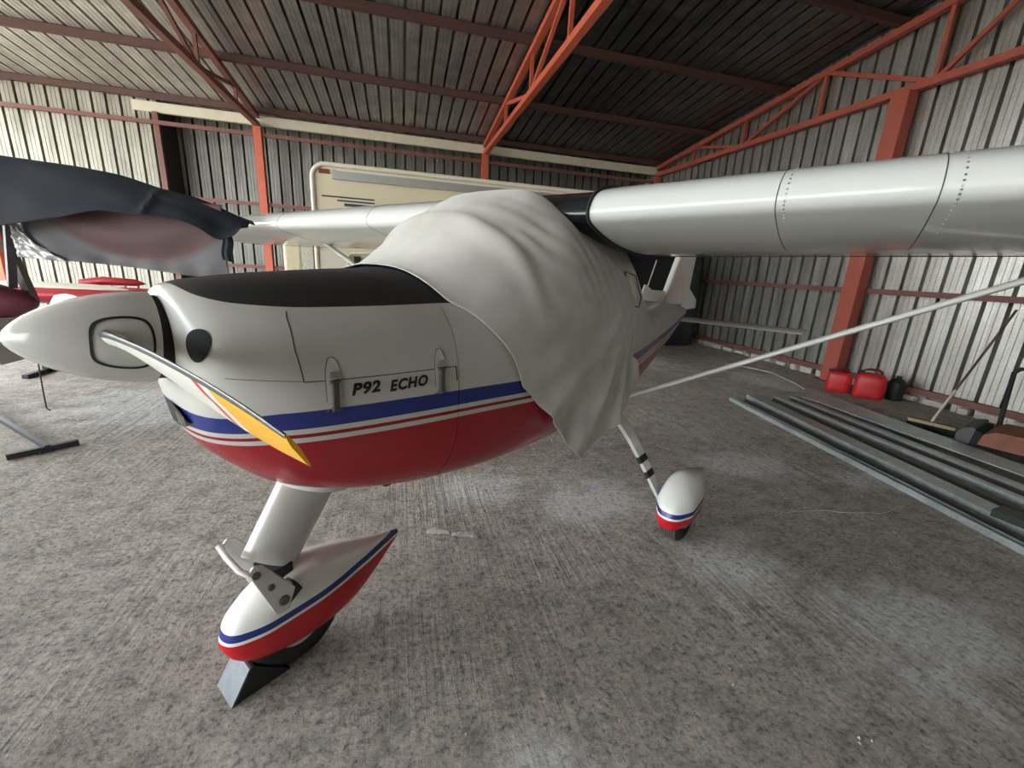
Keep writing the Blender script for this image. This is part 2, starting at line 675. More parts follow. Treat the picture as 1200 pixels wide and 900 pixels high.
def post(X, Y, label, sx=0.17, sy=0.17, mat_=None, ztop=4.44):
    t = thing('steel_post', label, 'post', (X, Y, 0), 0, 'steel hangar posts')
    bevel(MB().span((-sx / 2, -sy / 2, 0), (sx / 2, sy / 2, ztop)).build('shaft', mat_ or M_orange, t), 0.006, 1)
    MB().span((-sx / 2 - 0.06, -sy / 2 - 0.06, 0), (sx / 2 + 0.06, sy / 2 + 0.06, 0.015)).build('base_plate', M_brown, t)
    return t


post(-8.5, 12.1, 'bright orange steel post at left edge under the navy tarpaulin')
post(-3.15, 12.1, 'bright orange steel post left of the cream caravan')
post(2.2, 12.1, 'orange steel post on the back wall rising above the caravan roof')
post(7.33, 12.1, 'orange steel post in the far corner of the hangar', 0.17, 0.17, M_red)
post(7.31, 5.55, 'thick red steel post on right wall beside the red cans', 0.2, 0.26, M_red)

# ------------------------------------------------------------------ light aircraft
TH = math.radians(37.463)
BC = -1.518
plane = thing('light_aircraft', 'white high-wing light aircraft with red belly, blue stripe and yellow-tipped propeller', 'aircraft', (-0.92332, 1.20491, 0), TH)
# local axes: x towards the tail, y to starboard (port side is negative y), z up
ST = [  # x, ztop, zbot, halfwidth, zwidest, etop, ebot
    (0.326, 1.484, 1.180, 0.150, 1.345, 2.0, 2.0),
    (0.334, 1.499, 1.115, 0.205, 1.330, 2.0, 2.0),
    (0.350, 1.508, 1.065, 0.250, 1.315, 2.0, 2.0),
    (0.385, 1.517, 1.005, 0.295, 1.300, 2.1, 2.0),
    (0.440, 1.526, 0.940, 0.335, 1.280, 2.2, 2.1),
    (0.530, 1.537, 0.855, 0.380, 1.250, 2.3, 2.2),
    (0.650, 1.548, 0.790, 0.415, 1.220, 2.4, 2.3),
    (0.850, 1.563, 0.730, 0.460, 1.190, 2.5, 2.5),
    (1.050, 1.577, 0.700, 0.495, 1.160, 2.5, 2.7),
    (1.350, 1.760, 0.690, 0.535, 1.140, 2.5, 3.0),
    (1.550, 1.890, 0.690, 0.555, 1.130, 2.7, 3.0),
    (1.740, 1.960, 0.695, 0.565, 1.130, 3.0, 3.0),
    (2.400, 1.900, 0.760, 0.550, 1.130, 3.0, 4.5),
    (2.600, 1.820, 0.790, 0.525, 1.140, 2.9, 5.5),
    (2.850, 1.600, 0.825, 0.485, 1.150, 2.8, 6.0),
    (3.200, 1.420, 0.880, 0.425, 1.160, 2.8, 6.0),
    (4.000, 1.380, 0.990, 0.280, 1.200, 3.0, 6.0),
    (4.700, 1.330, 1.085, 0.145, 1.220, 3.0, 5.0),
    (5.260, 1.270, 1.170, 0.040, 1.220, 2.0, 2.0),
]
COLS = list(zip(*ST))
FN = [pchip(COLS[0], COLS[i]) for i in range(1, 7)]


def sect(a):
    return [f(a) for f in FN]


def surf_y(a, z, off=0.0):
    zt, zb, hw, zc, et, eb = sect(a)
    h, e = (zt - zc, et) if z > zc else (zc - zb, eb)
    q = min(1.0, abs(z - zc) / h)
    return -(hw * (1 - q**e) ** (1 / e) + off)


ZL = pchip([0.28, 0.34, 0.5, 1.05, 1.5, 2.6, 3.6, 5.26], [1.125, 1.118, 1.135, 1.128, 1.112, 1.085, 1.11, 1.165])
ZG = pchip([0.32, 0.345, 0.38, 0.45, 0.6, 1.1, 1.5], [1.6, 1.53, 1.487, 1.470, 1.462, 1.470, 1.475])


def skin(name, a0, a1, na, nt, mat_, parent, cap=True):
    b = MB()
    rings = []
    for i in range(na + 1):
        a = a0 + (a1 - a0) * i / na
        zt, zb, hw, zc, et, eb = sect(a)
        r = []
        for k in range(nt):
            t = 2 * PI * k / nt
            c, s = math.cos(t), math.sin(t)
            e = et if s >= 0 else eb
            h = (zt - zc) if s >= 0 else (zc - zb)
            r.append((a, hw * math.copysign(abs(c) ** (2 / e), c), zc + h * math.copysign(abs(s) ** (2 / e), s)))
        rings.append(r)
    b.loft(rings, True, cap)
    me = b.mesh(name, 45)
    at = me.attributes.new('band', 'FLOAT', 'POINT')
    ag = me.attributes.new('glare', 'FLOAT', 'POINT')
    for i, v in enumerate(me.vertices):
        p = v.co
        at.data[i].value = max(-0.19, min(0.19, p.z - ZL(p.x)))
        ag.data[i].value = (p.z - ZG(p.x)) if p.x < 1.14 else -1
    return link(name, me, mat_, parent)


cowl = skin('engine_cowling', 0.326, 1.032, 90, 128, M_livery, plane)
fus = skin('fuselage', 1.036, 5.26, 150, 128, M_livery, plane)


def onsurf(a, z, off=0.002):
    return (a, surf_y(a, z, off), z)


M_seam = simple('dark_panel_gap', srgb(70, 68, 64), 0.8)
M_grime = simple('grey_oily_metal', srgb(104, 104, 102), 0.45, 0.6, 0.35, 60)


def seam(pts, r=0.0016, parent=cowl):
    full = []
    for (p, q) in zip(pts[:-1], pts[1:]):
        for k in range(8):
            t = k / 8
            full.append(onsurf(p[0] + (q[0] - p[0]) * t, p[1] + (q[1] - p[1]) * t, 0.0))
    full.append(onsurf(*pts[-1], 0.0))
    return MB().tube(full, r, 6).build('panel_seam', M_seam, parent)


seam([(0.545, 1.452), (0.538, 1.437), (0.530, 1.355), (0.539, 1.266)])
seam([(0.539, 1.266), (0.634, 1.263), (1.025, 1.260)])
seam([(0.38, 1.285), (0.539, 1.268)], 0.0009)
seam([(1.022, 1.262), (1.026, 1.21)], 0.0026)


def latch(a, z, h, parent=cowl):
    # riveted plate with pointed top and an over-centre lever below
    n = Vector((0, -1, 0))
    t = bpy.data.objects.new('cowl_latch', None)
    pl = MB()
    w = 0.02
    out = [(-w, -h * .45), (-w, 0.02), (-w * .8, h * .32), (-w * .4, h * .47), (0, h * .5), (w * .4, h * .47), (w * .8, h * .32), (w, 0.02), (w, -h * .45)]
    f_ = [onsurf(a + u, z + v, 0.004) for u, v in out]
    k_ = [onsurf(a + u, z + v, -0.004) for u, v in out]
    pl.loft([k_, f_], True, True)
    o = pl.build('cowl_latch', M_white, parent, 20)
    MB().tube([onsurf(a + u, z + v, 0.001) for u, v in out], 0.0022, 6).build('latch_outline', M_seam, o)
    lv = MB()
    p0 = Vector(onsurf(a, z - 0.0, 0.010))
    p1 = Vector(onsurf(a, z - h * .62, 0.008))
    lv.bar(p0, p1, 0.017, 0.010, (0, -1, 0))
    lv.tube([p0 + Vector((-.014, 0, 0)), p0 + Vector((.014, 0, 0))], 0.006, 8)
    lv.tube([p1 + Vector((-.010, 0, 0)), p1 + Vector((.010, 0, 0))], 0.008, 8)
    lv.build('latch_lever', M_grime, o)
    hk = MB().box(onsurf(a, z + h * .14, 0.008), (0.022, 0.008, 0.016))
    hk.build('latch_hook', M_steel, o)
    for du in (-0.018, 0.018):
        MB().lathe([(0, 0.0035), (0.003, 0.003)], onsurf(a + du, z - h * .66, 0.0), (0, -1, 0), 8).build('rivet', M_grime, o)


latch(0.613, 1.262, 0.135)
latch(0.958, 1.262, 0.13)

# lettering on the cowling side
def word(txt, a0, a1, z0, z1, hh):
    cu = bpy.data.curves.new('lettering', 'FONT')
    cu.body = txt
    cu.size = 1.0
    cu.offset = 0.045
    cu.shear = 0.2
    cu.space_character = 1.14
    cu.resolution_u = 4
    tmp = bpy.data.objects.new('lettering_tmp', cu)
    COL.objects.link(tmp)
    bpy.context.view_layer.update()
    tm = bpy.data.meshes.new_from_object(tmp.evaluated_get(bpy.context.evaluated_depsgraph_get()))
    bpy.data.objects.remove(tmp)
    xs = [v.co.x for v in tm.vertices]
    ys_ = [v.co.y for v in tm.vertices]
    xa, xb, ya, yb = min(xs), max(xs), min(ys_), max(ys_)
    bm = bmesh.new()
    bm.from_mesh(tm)
    bmesh.ops.subdivide_edges(bm, edges=[e for e in bm.edges if e.calc_length() > 0.2], cuts=2)
    bm.to_mesh(tm)
    bm.free()
    for v in tm.vertices:
        u = (v.co.x - xa) / (xb - xa)
        w = (v.co.y - ya) / (yb - ya)
        v.co = onsurf(a0 + (a1 - a0) * u, z0 + (z1 - z0) * u + hh * w, 0.0015)
    return link('lettering', tm, simple('black_lettering', srgb(18, 18, 20), 0.5), cowl)


word('P92', 0.660, 0.746, 1.209, 1.211, 0.039)
word('ECHO', 0.775, 0.908, 1.206, 1.210, 0.038)

# nose air intake, lower grille, exhaust stub


def frame_at(a, z):
    p = Vector(onsurf(a, z, 0))
    pa = Vector(onsurf(a + 0.01, z, 0)) - Vector(onsurf(a - 0.01, z, 0))
    pz = Vector(onsurf(a, z + 0.01, 0)) - Vector(onsurf(a, z - 0.01, 0))
    pa.normalize()
    pz.normalize()
    return p, pa, pz, pa.cross(pz).normalized()


def front_pt(y, z, off=0.0):
    """point of the nose skin at a given half-width y (port) and height z"""
    lo, hi = 0.3262, 0.7
    for _ in range(40):
        m_ = 0.5 * (lo + hi)
        if -surf_y(m_, z) < abs(y):
            lo = m_
        else:
            hi = m_
    return (hi - off, y - off * 0.7, z)


def nose_patch(name, outline, off, mat_, parent):
    cy = sum(p_[0] for p_ in outline) / len(outline)
    cz = sum(p_[1] for p_ in outline) / len(outline)
    rings = []
    for k_ in (1.0, 0.8, 0.55, 0.3, 0.04):
        rings.append([front_pt(cy + (y - cy) * k_, cz + (z - cz) * k_, off) for y, z in outline])
    return MB().loft(rings, True, True).build(name, mat_, parent, 60)


M_intake = simple('intake_black', srgb(16, 17, 19), 0.8)
nose_patch('air_intake', [(-0.231 + 0.034 * math.cos(t), 1.366 + 0.043 * math.sin(t)) for t in [2 * PI * k / 32 for k in range(32)]], 0.002, M_intake, cowl)

# spinner and propeller
sp_ax = Vector((0.27, 0, -0.022)).normalized()
S0 = Vector((0.03, 0, 1.382))
SL = 0.272
prof = []
for i in range(40):
    t = i / 39
    r = 0.125 * (1 - (1 - t) ** 1.9) ** 0.66
    prof.append((SL * t, max(r, 0.0006)))
prof += [(SL + 0.002, 0.122), (SL + 0.002, 0.02)]
spinner = MB().lathe(prof, S0, sp_ax, 64).build('spinner', M_white, plane)
MB().lathe([(SL + 0.003, 0.117), (SL + 0.04, 0.117), (SL + 0.04, 0.05)], S0, sp_ax, 48).build('spinner_gap', M_black, spinner)


def spin_r(t):
    return 0.125 * (1 - (1 - t) ** 1.9) ** 0.66


u0 = Vector((0, -1, 0))          # towards port
w0 = u0.cross(sp_ax).normalized()


def spin_pt(t, ang, off=0.0):
    r = spin_r(t) + off
    return S0 + sp_ax * (SL * t) + (u0 * math.cos(ang) + w0 * math.sin(ang)) * r


for sgn in (1, -1):
    base = 0 if sgn == 1 else PI
    loop = []
    corners = [(0.53, -0.46), (0.50, 0.0), (0.53, 0.46), (0.68, 0.60), (0.90, 0.50), (0.95, 0.0), (0.90, -0.50), (0.70, -0.60)]
    M_ = 48
    for k in range(M_):
        f = k / M_ * len(corners)
        i = int(f)
        q = f - i
        pts4 = [corners[(i + d) % len(corners)] for d in (-1, 0, 1, 2)]
        cc = [0.5 * ((2 * pts4[1][d]) + (-pts4[0][d] + pts4[2][d]) * q + (2 * pts4[0][d] - 5 * pts4[1][d] + 4 * pts4[2][d] - pts4[3][d]) * q * q + (-pts4[0][d] + 3 * pts4[1][d] - 3 * pts4[2][d] + pts4[3][d]) * q**3) for d in (0, 1)]
        loop.append(cc)
    outer = [spin_pt(t, base + a_, 0.0012) for t, a_ in loop]
    ctr = (0.73, 0.0)
    inner = [spin_pt(ctr[0] + (t - ctr[0]) * .9, base + a_ * .9, 0.002) for t, a_ in loop]
    MB().loft([outer, inner], True, False).build('blade_seal', M_black, spinner)

M_blade, nt, bb = nodes_of('propeller_blade_paint')
N, L = nt.nodes, nt.links
at = N.new('ShaderNodeAttribute')
at.attribute_name = 'span'
rp = N.new('ShaderNodeValToRGB')
rp.color_ramp.interpolation = 'CONSTANT'
st = [(0.0, srgb(228, 226, 216)), (0.735, srgb(206, 62, 48)), (0.765, srgb(232, 230, 222)), (0.80, srgb(240, 178, 44))]
while len(rp.color_ramp.elements) < 4:
    rp.color_ramp.elements.new(0.5)
for e, (pp, cc) in zip(rp.color_ramp.elements, st):
    e.position = pp
    e.color = cc
L.new(at.outputs['Fac'], rp.inputs['Fac'])
L.new(rp.outputs['Color'], bb.inputs['Base Color'])
bb.inputs['Roughness'].default_value = 0.35

HUB = Vector((0.218, 0, 1.372))
chordf = pchip([0.06, 0.12, 0.25, 0.5, 0.78, 0.93, 1.03, 1.06], [0.055, 0.080, 0.106, 0.116, 0.104, 0.078, 0.048, 0.04])
twist = pchip([0.06, 0.3, 0.6, 1.06], [55, 42, 33, 27])
thick = pchip([0.06, 0.12, 0.3, 1.06], [0.045, 0.030, 0.018, 0.006])


def blade(sgn):
    """sgn -1: towards port.  Leading edge strip is the upper edge on the port blade."""
    b = MB()
    strip = MB()
    rings, srings, span = [], [], []
    n = 20
    RAD = 1.04
    for i in range(61):
        r = 0.07 + (RAD - 0.07) * i / 60
        c = chordf(r)
        tk = thick(r)
        tw = math.radians(twist(r))
        # chord direction: mostly vertical (rotation plane), turned towards the tail by the pitch
        up = -sgn
        cd = Vector((-math.sin(tw) * 0.9, 0, math.cos(tw) * up)).normalized()
        nd = Vector((0, 1, 0)).cross(cd)
        rg = []
        for k in range(n):
            t = 2 * PI * k / n
            u = 0.5 * math.cos(t)
            v = 0.5 * tk * math.sin(t) * (1.15 if u > 0 else 0.85)
            rr = r - (0.016 * (u + 0.5) * max(0, (r - 0.9) / (RAD - 0.9)) if r > 0.9 else 0)
            rg.append(HUB + Vector((0, sgn * rr, 0)) + cd * (c * u) + nd * v)
            span.append(r / RAD + (0.07 * u) + 0.03 * (0.5 - u)**2)
        rings.append(rg)
        if r > 0.10:
            sg = []
            for k in range(9):
                t = -0.62 + 1.24 * k / 8
                u = 0.5 * math.cos(t) + 0.002 / c
                v = (0.5 * tk + 0.0015) * math.sin(t) * 1.15
                rr = r - (0.016 * (u + 0.5) * max(0, (r - 0.9) / (RAD - 0.9)) if r > 0.9 else 0)
                sg.append(HUB + Vector((0, sgn * rr, 0)) + cd * (c * u) + nd * v)
            srings.append(sg)
    b.loft(rings, True, True)
    me = b.mesh('propeller_blade', 50)
    a_ = me.attributes.new('span', 'FLOAT', 'POINT')
    for i, s in enumerate(span):
        a_.data[i].value = s
    o = link('propeller_blade', me, M_blade, plane)
    strip.loft(srings, False, False)
    s_ = strip.build('erosion_strip', M_strip, o)
    return o


M_strip = simple('worn_erosion_strip', srgb(96, 98, 100), 0.4, 0.6, 0.7, 90)
blade(-1)
blade(1)

# wings
XLE, CH = 1.736, 1.40


def airfoil(n=26):
    """closed loop of (x, z) fractions of the chord: rounded nose, gently bellied underside"""
    fu = pchip([0, .063, .11, .173, .224, .283, .387, .548, .707, .866, 1], [0, .022, .045, .072, .09, .107, .13, .145, .125, .03, -.10])
    fl_ = pchip([0, .063, .11, .224, .346, .51, .686, .837, 1], [0, -.018, -.032, -.054, -.082, -.118, -.137, -.13, -.105])
    up, lo = [], []
    for i in range(n + 1):
        q = i / n
        up.append((q * q, fu(q) / 1.4))
        lo.append((q * q, fl_(q) / 1.4))
    return up[::-1] + lo[1:]


AF = airfoil()


def wing(sgn, y_root, y_tip, dz):
    b = MB()
    rings = []
    for i in range(25):
        t = i / 24
        y = y_root + (y_tip - y_root) * t
        z0 = 1.857 + dz * (y - y_root)
        s = 1.0
        if t > 0.97:
            s = 1 - 0.12 * (t - 0.97) / 0.03
        rings.append([(XLE + CH * (x_ * s + 0.3 * (1 - s)), sgn * y, z0 + CH * z_ * s) for x_, z_ in AF])
    b.loft(rings, True, True)
    o = b.build('wing_port' if sgn < 0 else 'wing_starboard', M_wing, plane, 50)
    return o


def af_pt(k, y, sgn, dz, y_root, off=0.0015):
    x_, z_ = AF[k % len(AF)]
    c = Vector((XLE + CH * x_, sgn * y, 1.857 + dz * (y - y_root) + CH * z_))
    x2, z2 = AF[(k + 1) % len(AF)]
    x1, z1 = AF[(k - 1) % len(AF)]
    tx, tz_ = x2 - x1, z2 - z1
    nrm = Vector((tz_, 0, -tx)).normalized()
    ctr = Vector((XLE + CH * 0.35, sgn * y, c.z * 0 + 1.857 + dz * (y - y_root) + 0.02))
    if (c - ctr).dot(nrm) < 0:
        nrm = -nrm
    return c + nrm * off, nrm


wing_objs = {}
for sgn, yr, yt, dz in ((-1, 0.555, 4.6, 0.027), (1, 0.25, 4.6, 0.0)):
    w_ = wing(sgn, yr, yt, dz)
    w_.name = 'wing' if sgn < 0 else 'wing.001'
    wing_objs[sgn] = w_
    nA = len(AF)
    # skin joint lines and rivet rows round the leading edge
    for yj in ((1.26, 1.66, 2.6) if sgn < 0 else (1.1, 2.4)):
        MB().tube([af_pt(k, yj, sgn, dz, yr, 0.0)[0] for k in range(8, nA - 10)], 0.0016, 5).build('skin_joint', M_seam, w_)
    if sgn < 0:
        rv = MB()
        for yj in (1.285, 1.70):
            for k in range(14, nA - 13, 1):
                c_, n_ = af_pt(k, yj, sgn, dz, yr, 0.0)
                rv.lathe([(-0.001, 0.004), (0.0015, 0.003)], c_, n_, 6)
        rv.build('rivet_row', M_steel, w_)['kind'] = 'stuff'
    # flap / aileron gap near trailing edge, underneath
    q0 = [i for i, (x_, z_) in enumerate(AF) if abs(x_ - 0.78) < 0.03 and i > nA // 2]
    if q0:
        k = q0[0]
        MB().tube([af_pt(k, y, sgn, dz, yr, 0.0)[0] for y in (yr + 0.02, 2.6, 4.5)], 0.004, 5).build('flap_gap', M_seam, w_)
    # tapering strut
for sgn, lo_, hi_ in ((-1, (2.44, 0.45, 0.815), (2.42, 2.27, 1.80)), (1, (2.35, 0.45, 0.87), (2.2, 2.60, 1.79))):
    p0 = Vector((lo_[0], sgn * lo_[1], lo_[2]))
    p1 = Vector((hi_[0], sgn * hi_[1], hi_[2]))
    s_ = MB().tube([p0 + (p1 - p0) * t for t in (0, 0.02, 0.98, 1)], [0.024, 0.030, 0.030, 0.024], 20, [0.010, 0.014, 0.014, 0.010], (0, 0, 1)).build('wing_strut', M_white, plane)
    MB().box(p1 + Vector((0, 0, 0.0)), (0.30, 0.05, 0.02)).build('strut_fitting', M_steel, s_)
    MB().box(p0 + Vector((0, 0, 0.0)), (0.12, 0.06, 0.05)).build('strut_foot', M_white, s_)

# dark glazed cabin roof between the wing roots
b = MB()
b.loft([[(XLE + 0.03 + (CH - 0.06) * x_, y, 1.855 + (CH - 0.06) * z_) for x_, z_ in AF] for y in (-0.553, -0.3, 0, 0.2)], True, True)
b.build('cabin_skylight', M_glassdark, plane, 50)
MB().tube([af_pt(k, 0.553, -1, 0, .553, 0.004)[0] for k in range(6, len(AF) - 4)], 0.008, 6).build('root_seal', M_black, plane)

# rear cabin side windows
for sg in (-1, 1):
    pts_o = [(2.32, 1.44), (2.30, 1.62), (2.50, 1.60), (2.58, 1.47), (2.50, 1.42)]
    fr = [Vector((a, sg * -surf_y(a, z, 0.006), z)) for a, z in pts_o]
    bk = [Vector((a, sg * -surf_y(a, z, -0.01), z)) for a, z in pts_o]
    wd = MB().loft([bk, fr], True, True).build('rear_side_window', simple('pale_window_film', srgb(176, 180, 180), 0.2), plane, 20)
    MB().tube(fr + [fr[0]], 0.004, 6).build('window_seal', M_seam, wd)

# tail


def plate(pts, th, name, mat_, parent, y=0.0):
    b = MB()
    b.loft([[(a, y - th / 2, z) for a, z in pts], [(a, y + th / 2, z) for a, z in pts]], True, True)
    return bevel(b.build(name, mat_, parent, 30), th * 0.35, 3)


fin = plate([(4.46, 1.33), (4.50, 1.40), (4.79, 1.83), (5.18, 2.45), (5.22, 2.45), (5.06, 1.30)], 0.07, 'fin', M_white, plane)
plate([(5.07, 1.245), (5.08, 1.30), (5.22, 2.45), (5.46, 2.42), (5.32, 1.50), (5.66, 1.37), (5.70, 1.24), (5.24, 1.235)], 0.05, 'rudder', M_white, plane)
plate([(3.85, 1.36), (3.95, 1.53), (4.12, 1.48), (4.50, 1.47), (4.50, 1.32)], 0.03, 'dorsal_strake', M_white, plane)
b = MB()
rings = []
for i in range(13):
    y = -1.23 + 2.46 * i / 12
    c = 0.62
    rings.append([(5.12 + c * x_, y, 1.125 + 0.4 * c * (z_ + 0.06 * x_)) for x_, z_ in AF])
b.loft(rings, True, True)
b.build('tailplane', M_white, plane, 50)
MB().tube([(4.02, 0.03, 1.38), (4.30, 0.05, 1.76)], 0.006, 8).build('antenna', M_white, plane)


# landing gear


def pant(name, x0, L, zc, parent, y=0.0, W=0.105, ztopmax=0.455, zbot=0.10, ztail=0.32, stripe0=0.262, stripe1=0.318, xpk=0.36):
    b = MB()
    rings = []
    n = 36
    NS = 44
    top = pchip([0, 0.03, 0.1, 0.22, xpk, 0.55, 0.8, 1], [stripe0 - 0.02, stripe0 + 0.045, stripe0 + 0.105, ztopmax - 0.03, ztopmax, ztopmax - 0.025, ztopmax - 0.085, ztail + 0.012])
    bot = pchip([0, 0.03, 0.12, 0.35, 0.6, 0.8, 1], [stripe0 - 0.035, stripe0 - 0.085, zbot + 0.03, zbot, zbot + 0.02, zbot + 0.10, ztail - 0.02])
    wid = pchip([0, 0.02, 0.08, 0.2, 0.4, 0.7, 1], [0.01, 0.045, 0.078, W * 0.97, W, W * 0.66, 0.006])
    for i in range(NS + 1):
        t = (i / NS) ** 1.25
        z1, z0, w = top(t), bot(t), wid(t)
        zm = z0 + (z1 - z0) * 0.45
        r = []
        for k in range(n):
            a = 2 * PI * k / n
            c, s = math.cos(a), math.sin(a)
            e = 2.2 if s > 0 else 3.0
            h = z1 - zm if s > 0 else zm - z0
            r.append((x0 + L * t, y + w * math.copysign(abs(c) ** (2 / e), c), zm + h * math.copysign(abs(s) ** (2 / e), s)))
        rings.append(r)
    b.loft(rings, True, True)
    me = b.mesh(name, 50)
    at_ = me.attributes.new('band', 'FLOAT', 'POINT')
    ag_ = me.attributes.new('glare', 'FLOAT', 'POINT')
    for i, v in enumerate(me.vertices):
        t = (v.co.x - x0) / L
        zl = stripe0 + (stripe1 - stripe0) * t
        d = v.co.z - zl
        at_.data[i].value = max(-0.19, min(0.19, d))
        ag_.data[i].value = -1
    return link(name, me, M_pant, parent)


M_pant, nt, bb = nodes_of('wheel_fairing_paint')
N, L = nt.nodes, nt.links
at = N.new('ShaderNodeAttribute')
at.attribute_name = 'band'
mr = N.new('ShaderNodeMapRange')
mr.inputs['From Min'].default_value = -0.2
mr.inputs['From Max'].default_value = 0.2
L.new(at.outputs['Fac'], mr.inputs['Value'])
rp = N.new('ShaderNodeValToRGB')
rp.color_ramp.interpolation = 'CONSTANT'
for _ in range(2):
    rp.color_ramp.elements.new(0.5)
for e, (pp, cc) in zip(rp.color_ramp.elements, [(-0.2, srgb(190, 28, 40)), (-0.013, srgb(232, 232, 226)), (0.0, srgb(34, 50, 122)), (0.026, srgb(230, 230, 224))]):
    e.position = (pp + 0.2) / 0.4
    e.color = cc
L.new(mr.outputs['Result'], rp.inputs['Fac'])
L.new(rp.outputs['Color'], bb.inputs['Base Color'])
bb.inputs['Roughness'].default_value = 0.25


def wheel(x, y, r, w, parent, name='wheel'):
    t = MB()
    prof = [(-w / 2 + 0.012, r * 0.52), (-w / 2, r * 0.62), (-w / 2 + 0.002, r * 0.8), (-w / 2 + 0.018, r * 0.94), (-w / 2 + 0.038, r), (w / 2 - 0.038, r), (w / 2 - 0.018, r * 0.94), (w / 2 - 0.002, r * 0.8), (w / 2, r * 0.62), (w / 2 - 0.012, r * 0.52)]
    t.lathe(prof, (x, y, r), (0, 1, 0), 40)
    tyre = t.build('tyre', M_black, parent)
    gv = MB()
    for k in range(-3, 4):
        gv.lathe([(k * w * 0.085 - 0.002, r + 0.0015), (k * w * 0.085 + 0.002, r + 0.0015)], (x, y, r), (0, 1, 0), 40, False)
    gv.build('tread_rib', simple('dusty_tread', srgb(120, 118, 114), 0.9), tyre)
    hb = MB().lathe([(-w / 2 + 0.004, 0.01), (-w / 2 + 0.004, r * 0.5), (w / 2 - 0.004, r * 0.5), (w / 2 - 0.004, 0.01)], (x, y, r), (0, 1, 0), 32)
    hb.build('wheel_rim', simple('pale_wheel_rim', srgb(196, 192, 180), 0.5), tyre)
    return tyre


# nose gear
wheel(0.60, 0.0, 0.185, 0.13, plane)
nf = pant('nose_wheel_fairing', 0.345, 0.775, 0, plane)
leg = MB()
rings = []
for i in range(15):
    t = i / 14
    xf = 0.60 + (0.452 - 0.60) * t
    xr = 0.86 + (0.628 - 0.86) * t
    z = 0.80 + (0.555 - 0.80) * t
    zr = 0.76 + (0.425 - 0.76) * t
    r = []
    for k in range(32):
        a = 2 * PI * k / 32
        c, s = math.cos(a), math.sin(a)
        f = 0.5 - 0.5 * c          # 0 at the front
        wd_ = 0.052 * math.sqrt(max(0, f)) * (1 - f) ** 0.6 * 2.2
        r.append((xf + (xr - xf) * f, wd_ * (1 if s >= 0 else -1) * (1 if abs(s) > 1e-6 else 0), z + (zr - z) * f))
    rings.append(r)
leg.loft(rings, True, True)
leg_o = leg.build('nose_leg_fairing', M_white, plane, 60)
b = MB()
b.tube([(0.612, 0, 0.79), (0.462, 0, 0.545)], 0.016, 10)
b.build('nose_leg_tube', M_white, leg_o)
# collar where the leg meets the cowling
MB().lathe([(0, 0.16), (0.05, 0.14), (0.06, 0.05)], (0.74, 0, 0.80), (-0.35, 0, -1), 36).build('leg_collar', M_white, plane)
# trailing fork plates with bolts
for sg in (-1, 1):
    pl = [(0.425, 0.555), (0.445, 0.575), (0.475, 0.565), (0.575, 0.415), (0.545, 0.335), (0.500, 0.335)]
    y_ = sg * 0.115
    b = MB()
    b.loft([[(a, y_ - 0.006, z) for a, z in pl], [(a, y_ + 0.006, z) for a, z in pl]], True, True)
    fk = bevel(b.build('fork_plate', M_white, plane, 20), 0.004)
    for (a, z, r_) in ((0.450, 0.54, 0.014), (0.492, 0.465, 0.012), (0.530, 0.385, 0.019)):
        MB().lathe([(0, r_), (0.006, r_), (0.008, r_ * 0.7)], (a, y_ + sg * 0.005, z), (0, sg, 0), 14).build('bolt', M_grime, fk)
MB().tube([(0.43, -0.115, 0.55), (0.412, -0.095, 0.565), (0.405, 0, 0.575), (0.412, 0.095, 0.565), (0.43, 0.115, 0.55)], 0.011, 10).build('fork_crown', M_white, plane)
MB().box((0.56, -0.095, 0.395), (0.05, 0.05, 0.06), Matrix.Rotation(0.9, 3, 'Y')).build('fork_bush', M_black, plane)
MB().span((0.50, -0.05, 0.36), (0.60, 0.05, 0.47)).build('axle_block', M_black, plane)

# main gear
for sg in (-1, 1):
    px = [(2.555, 0.30, 0.80), (2.555, 0.41, 0.735), (2.555, 0.50, 0.665), (2.555, 0.585, 0.57), (2.555, 0.66, 0.47), (2.555, 0.72, 0.385), (2.555, 0.775, 0.30), (2.555, 0.83, 0.22)]
    rings = []
    for i, (x, y, z) in enumerate(px):
        t = i / (len(px) - 1)
        hw_ = 0.065 * (1 - t) + 0.035 * t
        th_ = 0.014 * (1 - t) + 0.009 * t
        p0 = Vector(px[max(i - 1, 0)])
        p1 = Vector(px[min(i + 1, len(px) - 1)])
        d = (p1 - p0).normalized()
        n_ = Vector((0, -d.z, d.y))
        c = Vector((x, y, z))
        q = [c - Vector((hw_, 0, 0)) - n_ * th_, c + Vector((hw_, 0, 0)) - n_ * th_, c + Vector((hw_, 0, 0)) + n_ * th_, c - Vector((hw_, 0, 0)) + n_ * th_]
        rings.append([(v.x, sg * v.y, v.z) for v in q])
    lg = MB().loft(rings, True, True).build('main_gear_leg', M_white, plane, 30)
    for i in (4, 5):
        a_, b_ = rings[i], rings[i + 1] if i + 1 < len(rings) else rings[i]
        A = [Vector(p) for p in rings[i]]
        Bv = [Vector(p) for p in rings[i + 1]]
        cA = sum(A, Vector()) / 4
        cB = sum(Bv, Vector()) / 4
        r0 = [cA + (p - cA) * 1.12 for p in A]
        f = 0.42
        r1 = [cA + (cB - cA) * f + (p - cA) * 1.10 for p in A]
        MB().loft([r0, r1], True, True).build('tape_band', M_black, lg, 30)
    wheel(2.56, sg * 0.95, 0.185, 0.135, plane)
    pant('main_wheel_fairing', 2.30, 0.74, 0, plane, sg * 0.95, 0.115, 0.445, 0.125, 0.30, 0.25, 0.285)
# exhaust stub under the belly
MB().tube([(0.98, -0.10, 0.74), (0.995, -0.11, 0.67)], 0.022, 12).build('exhaust_pipe', M_black, plane)
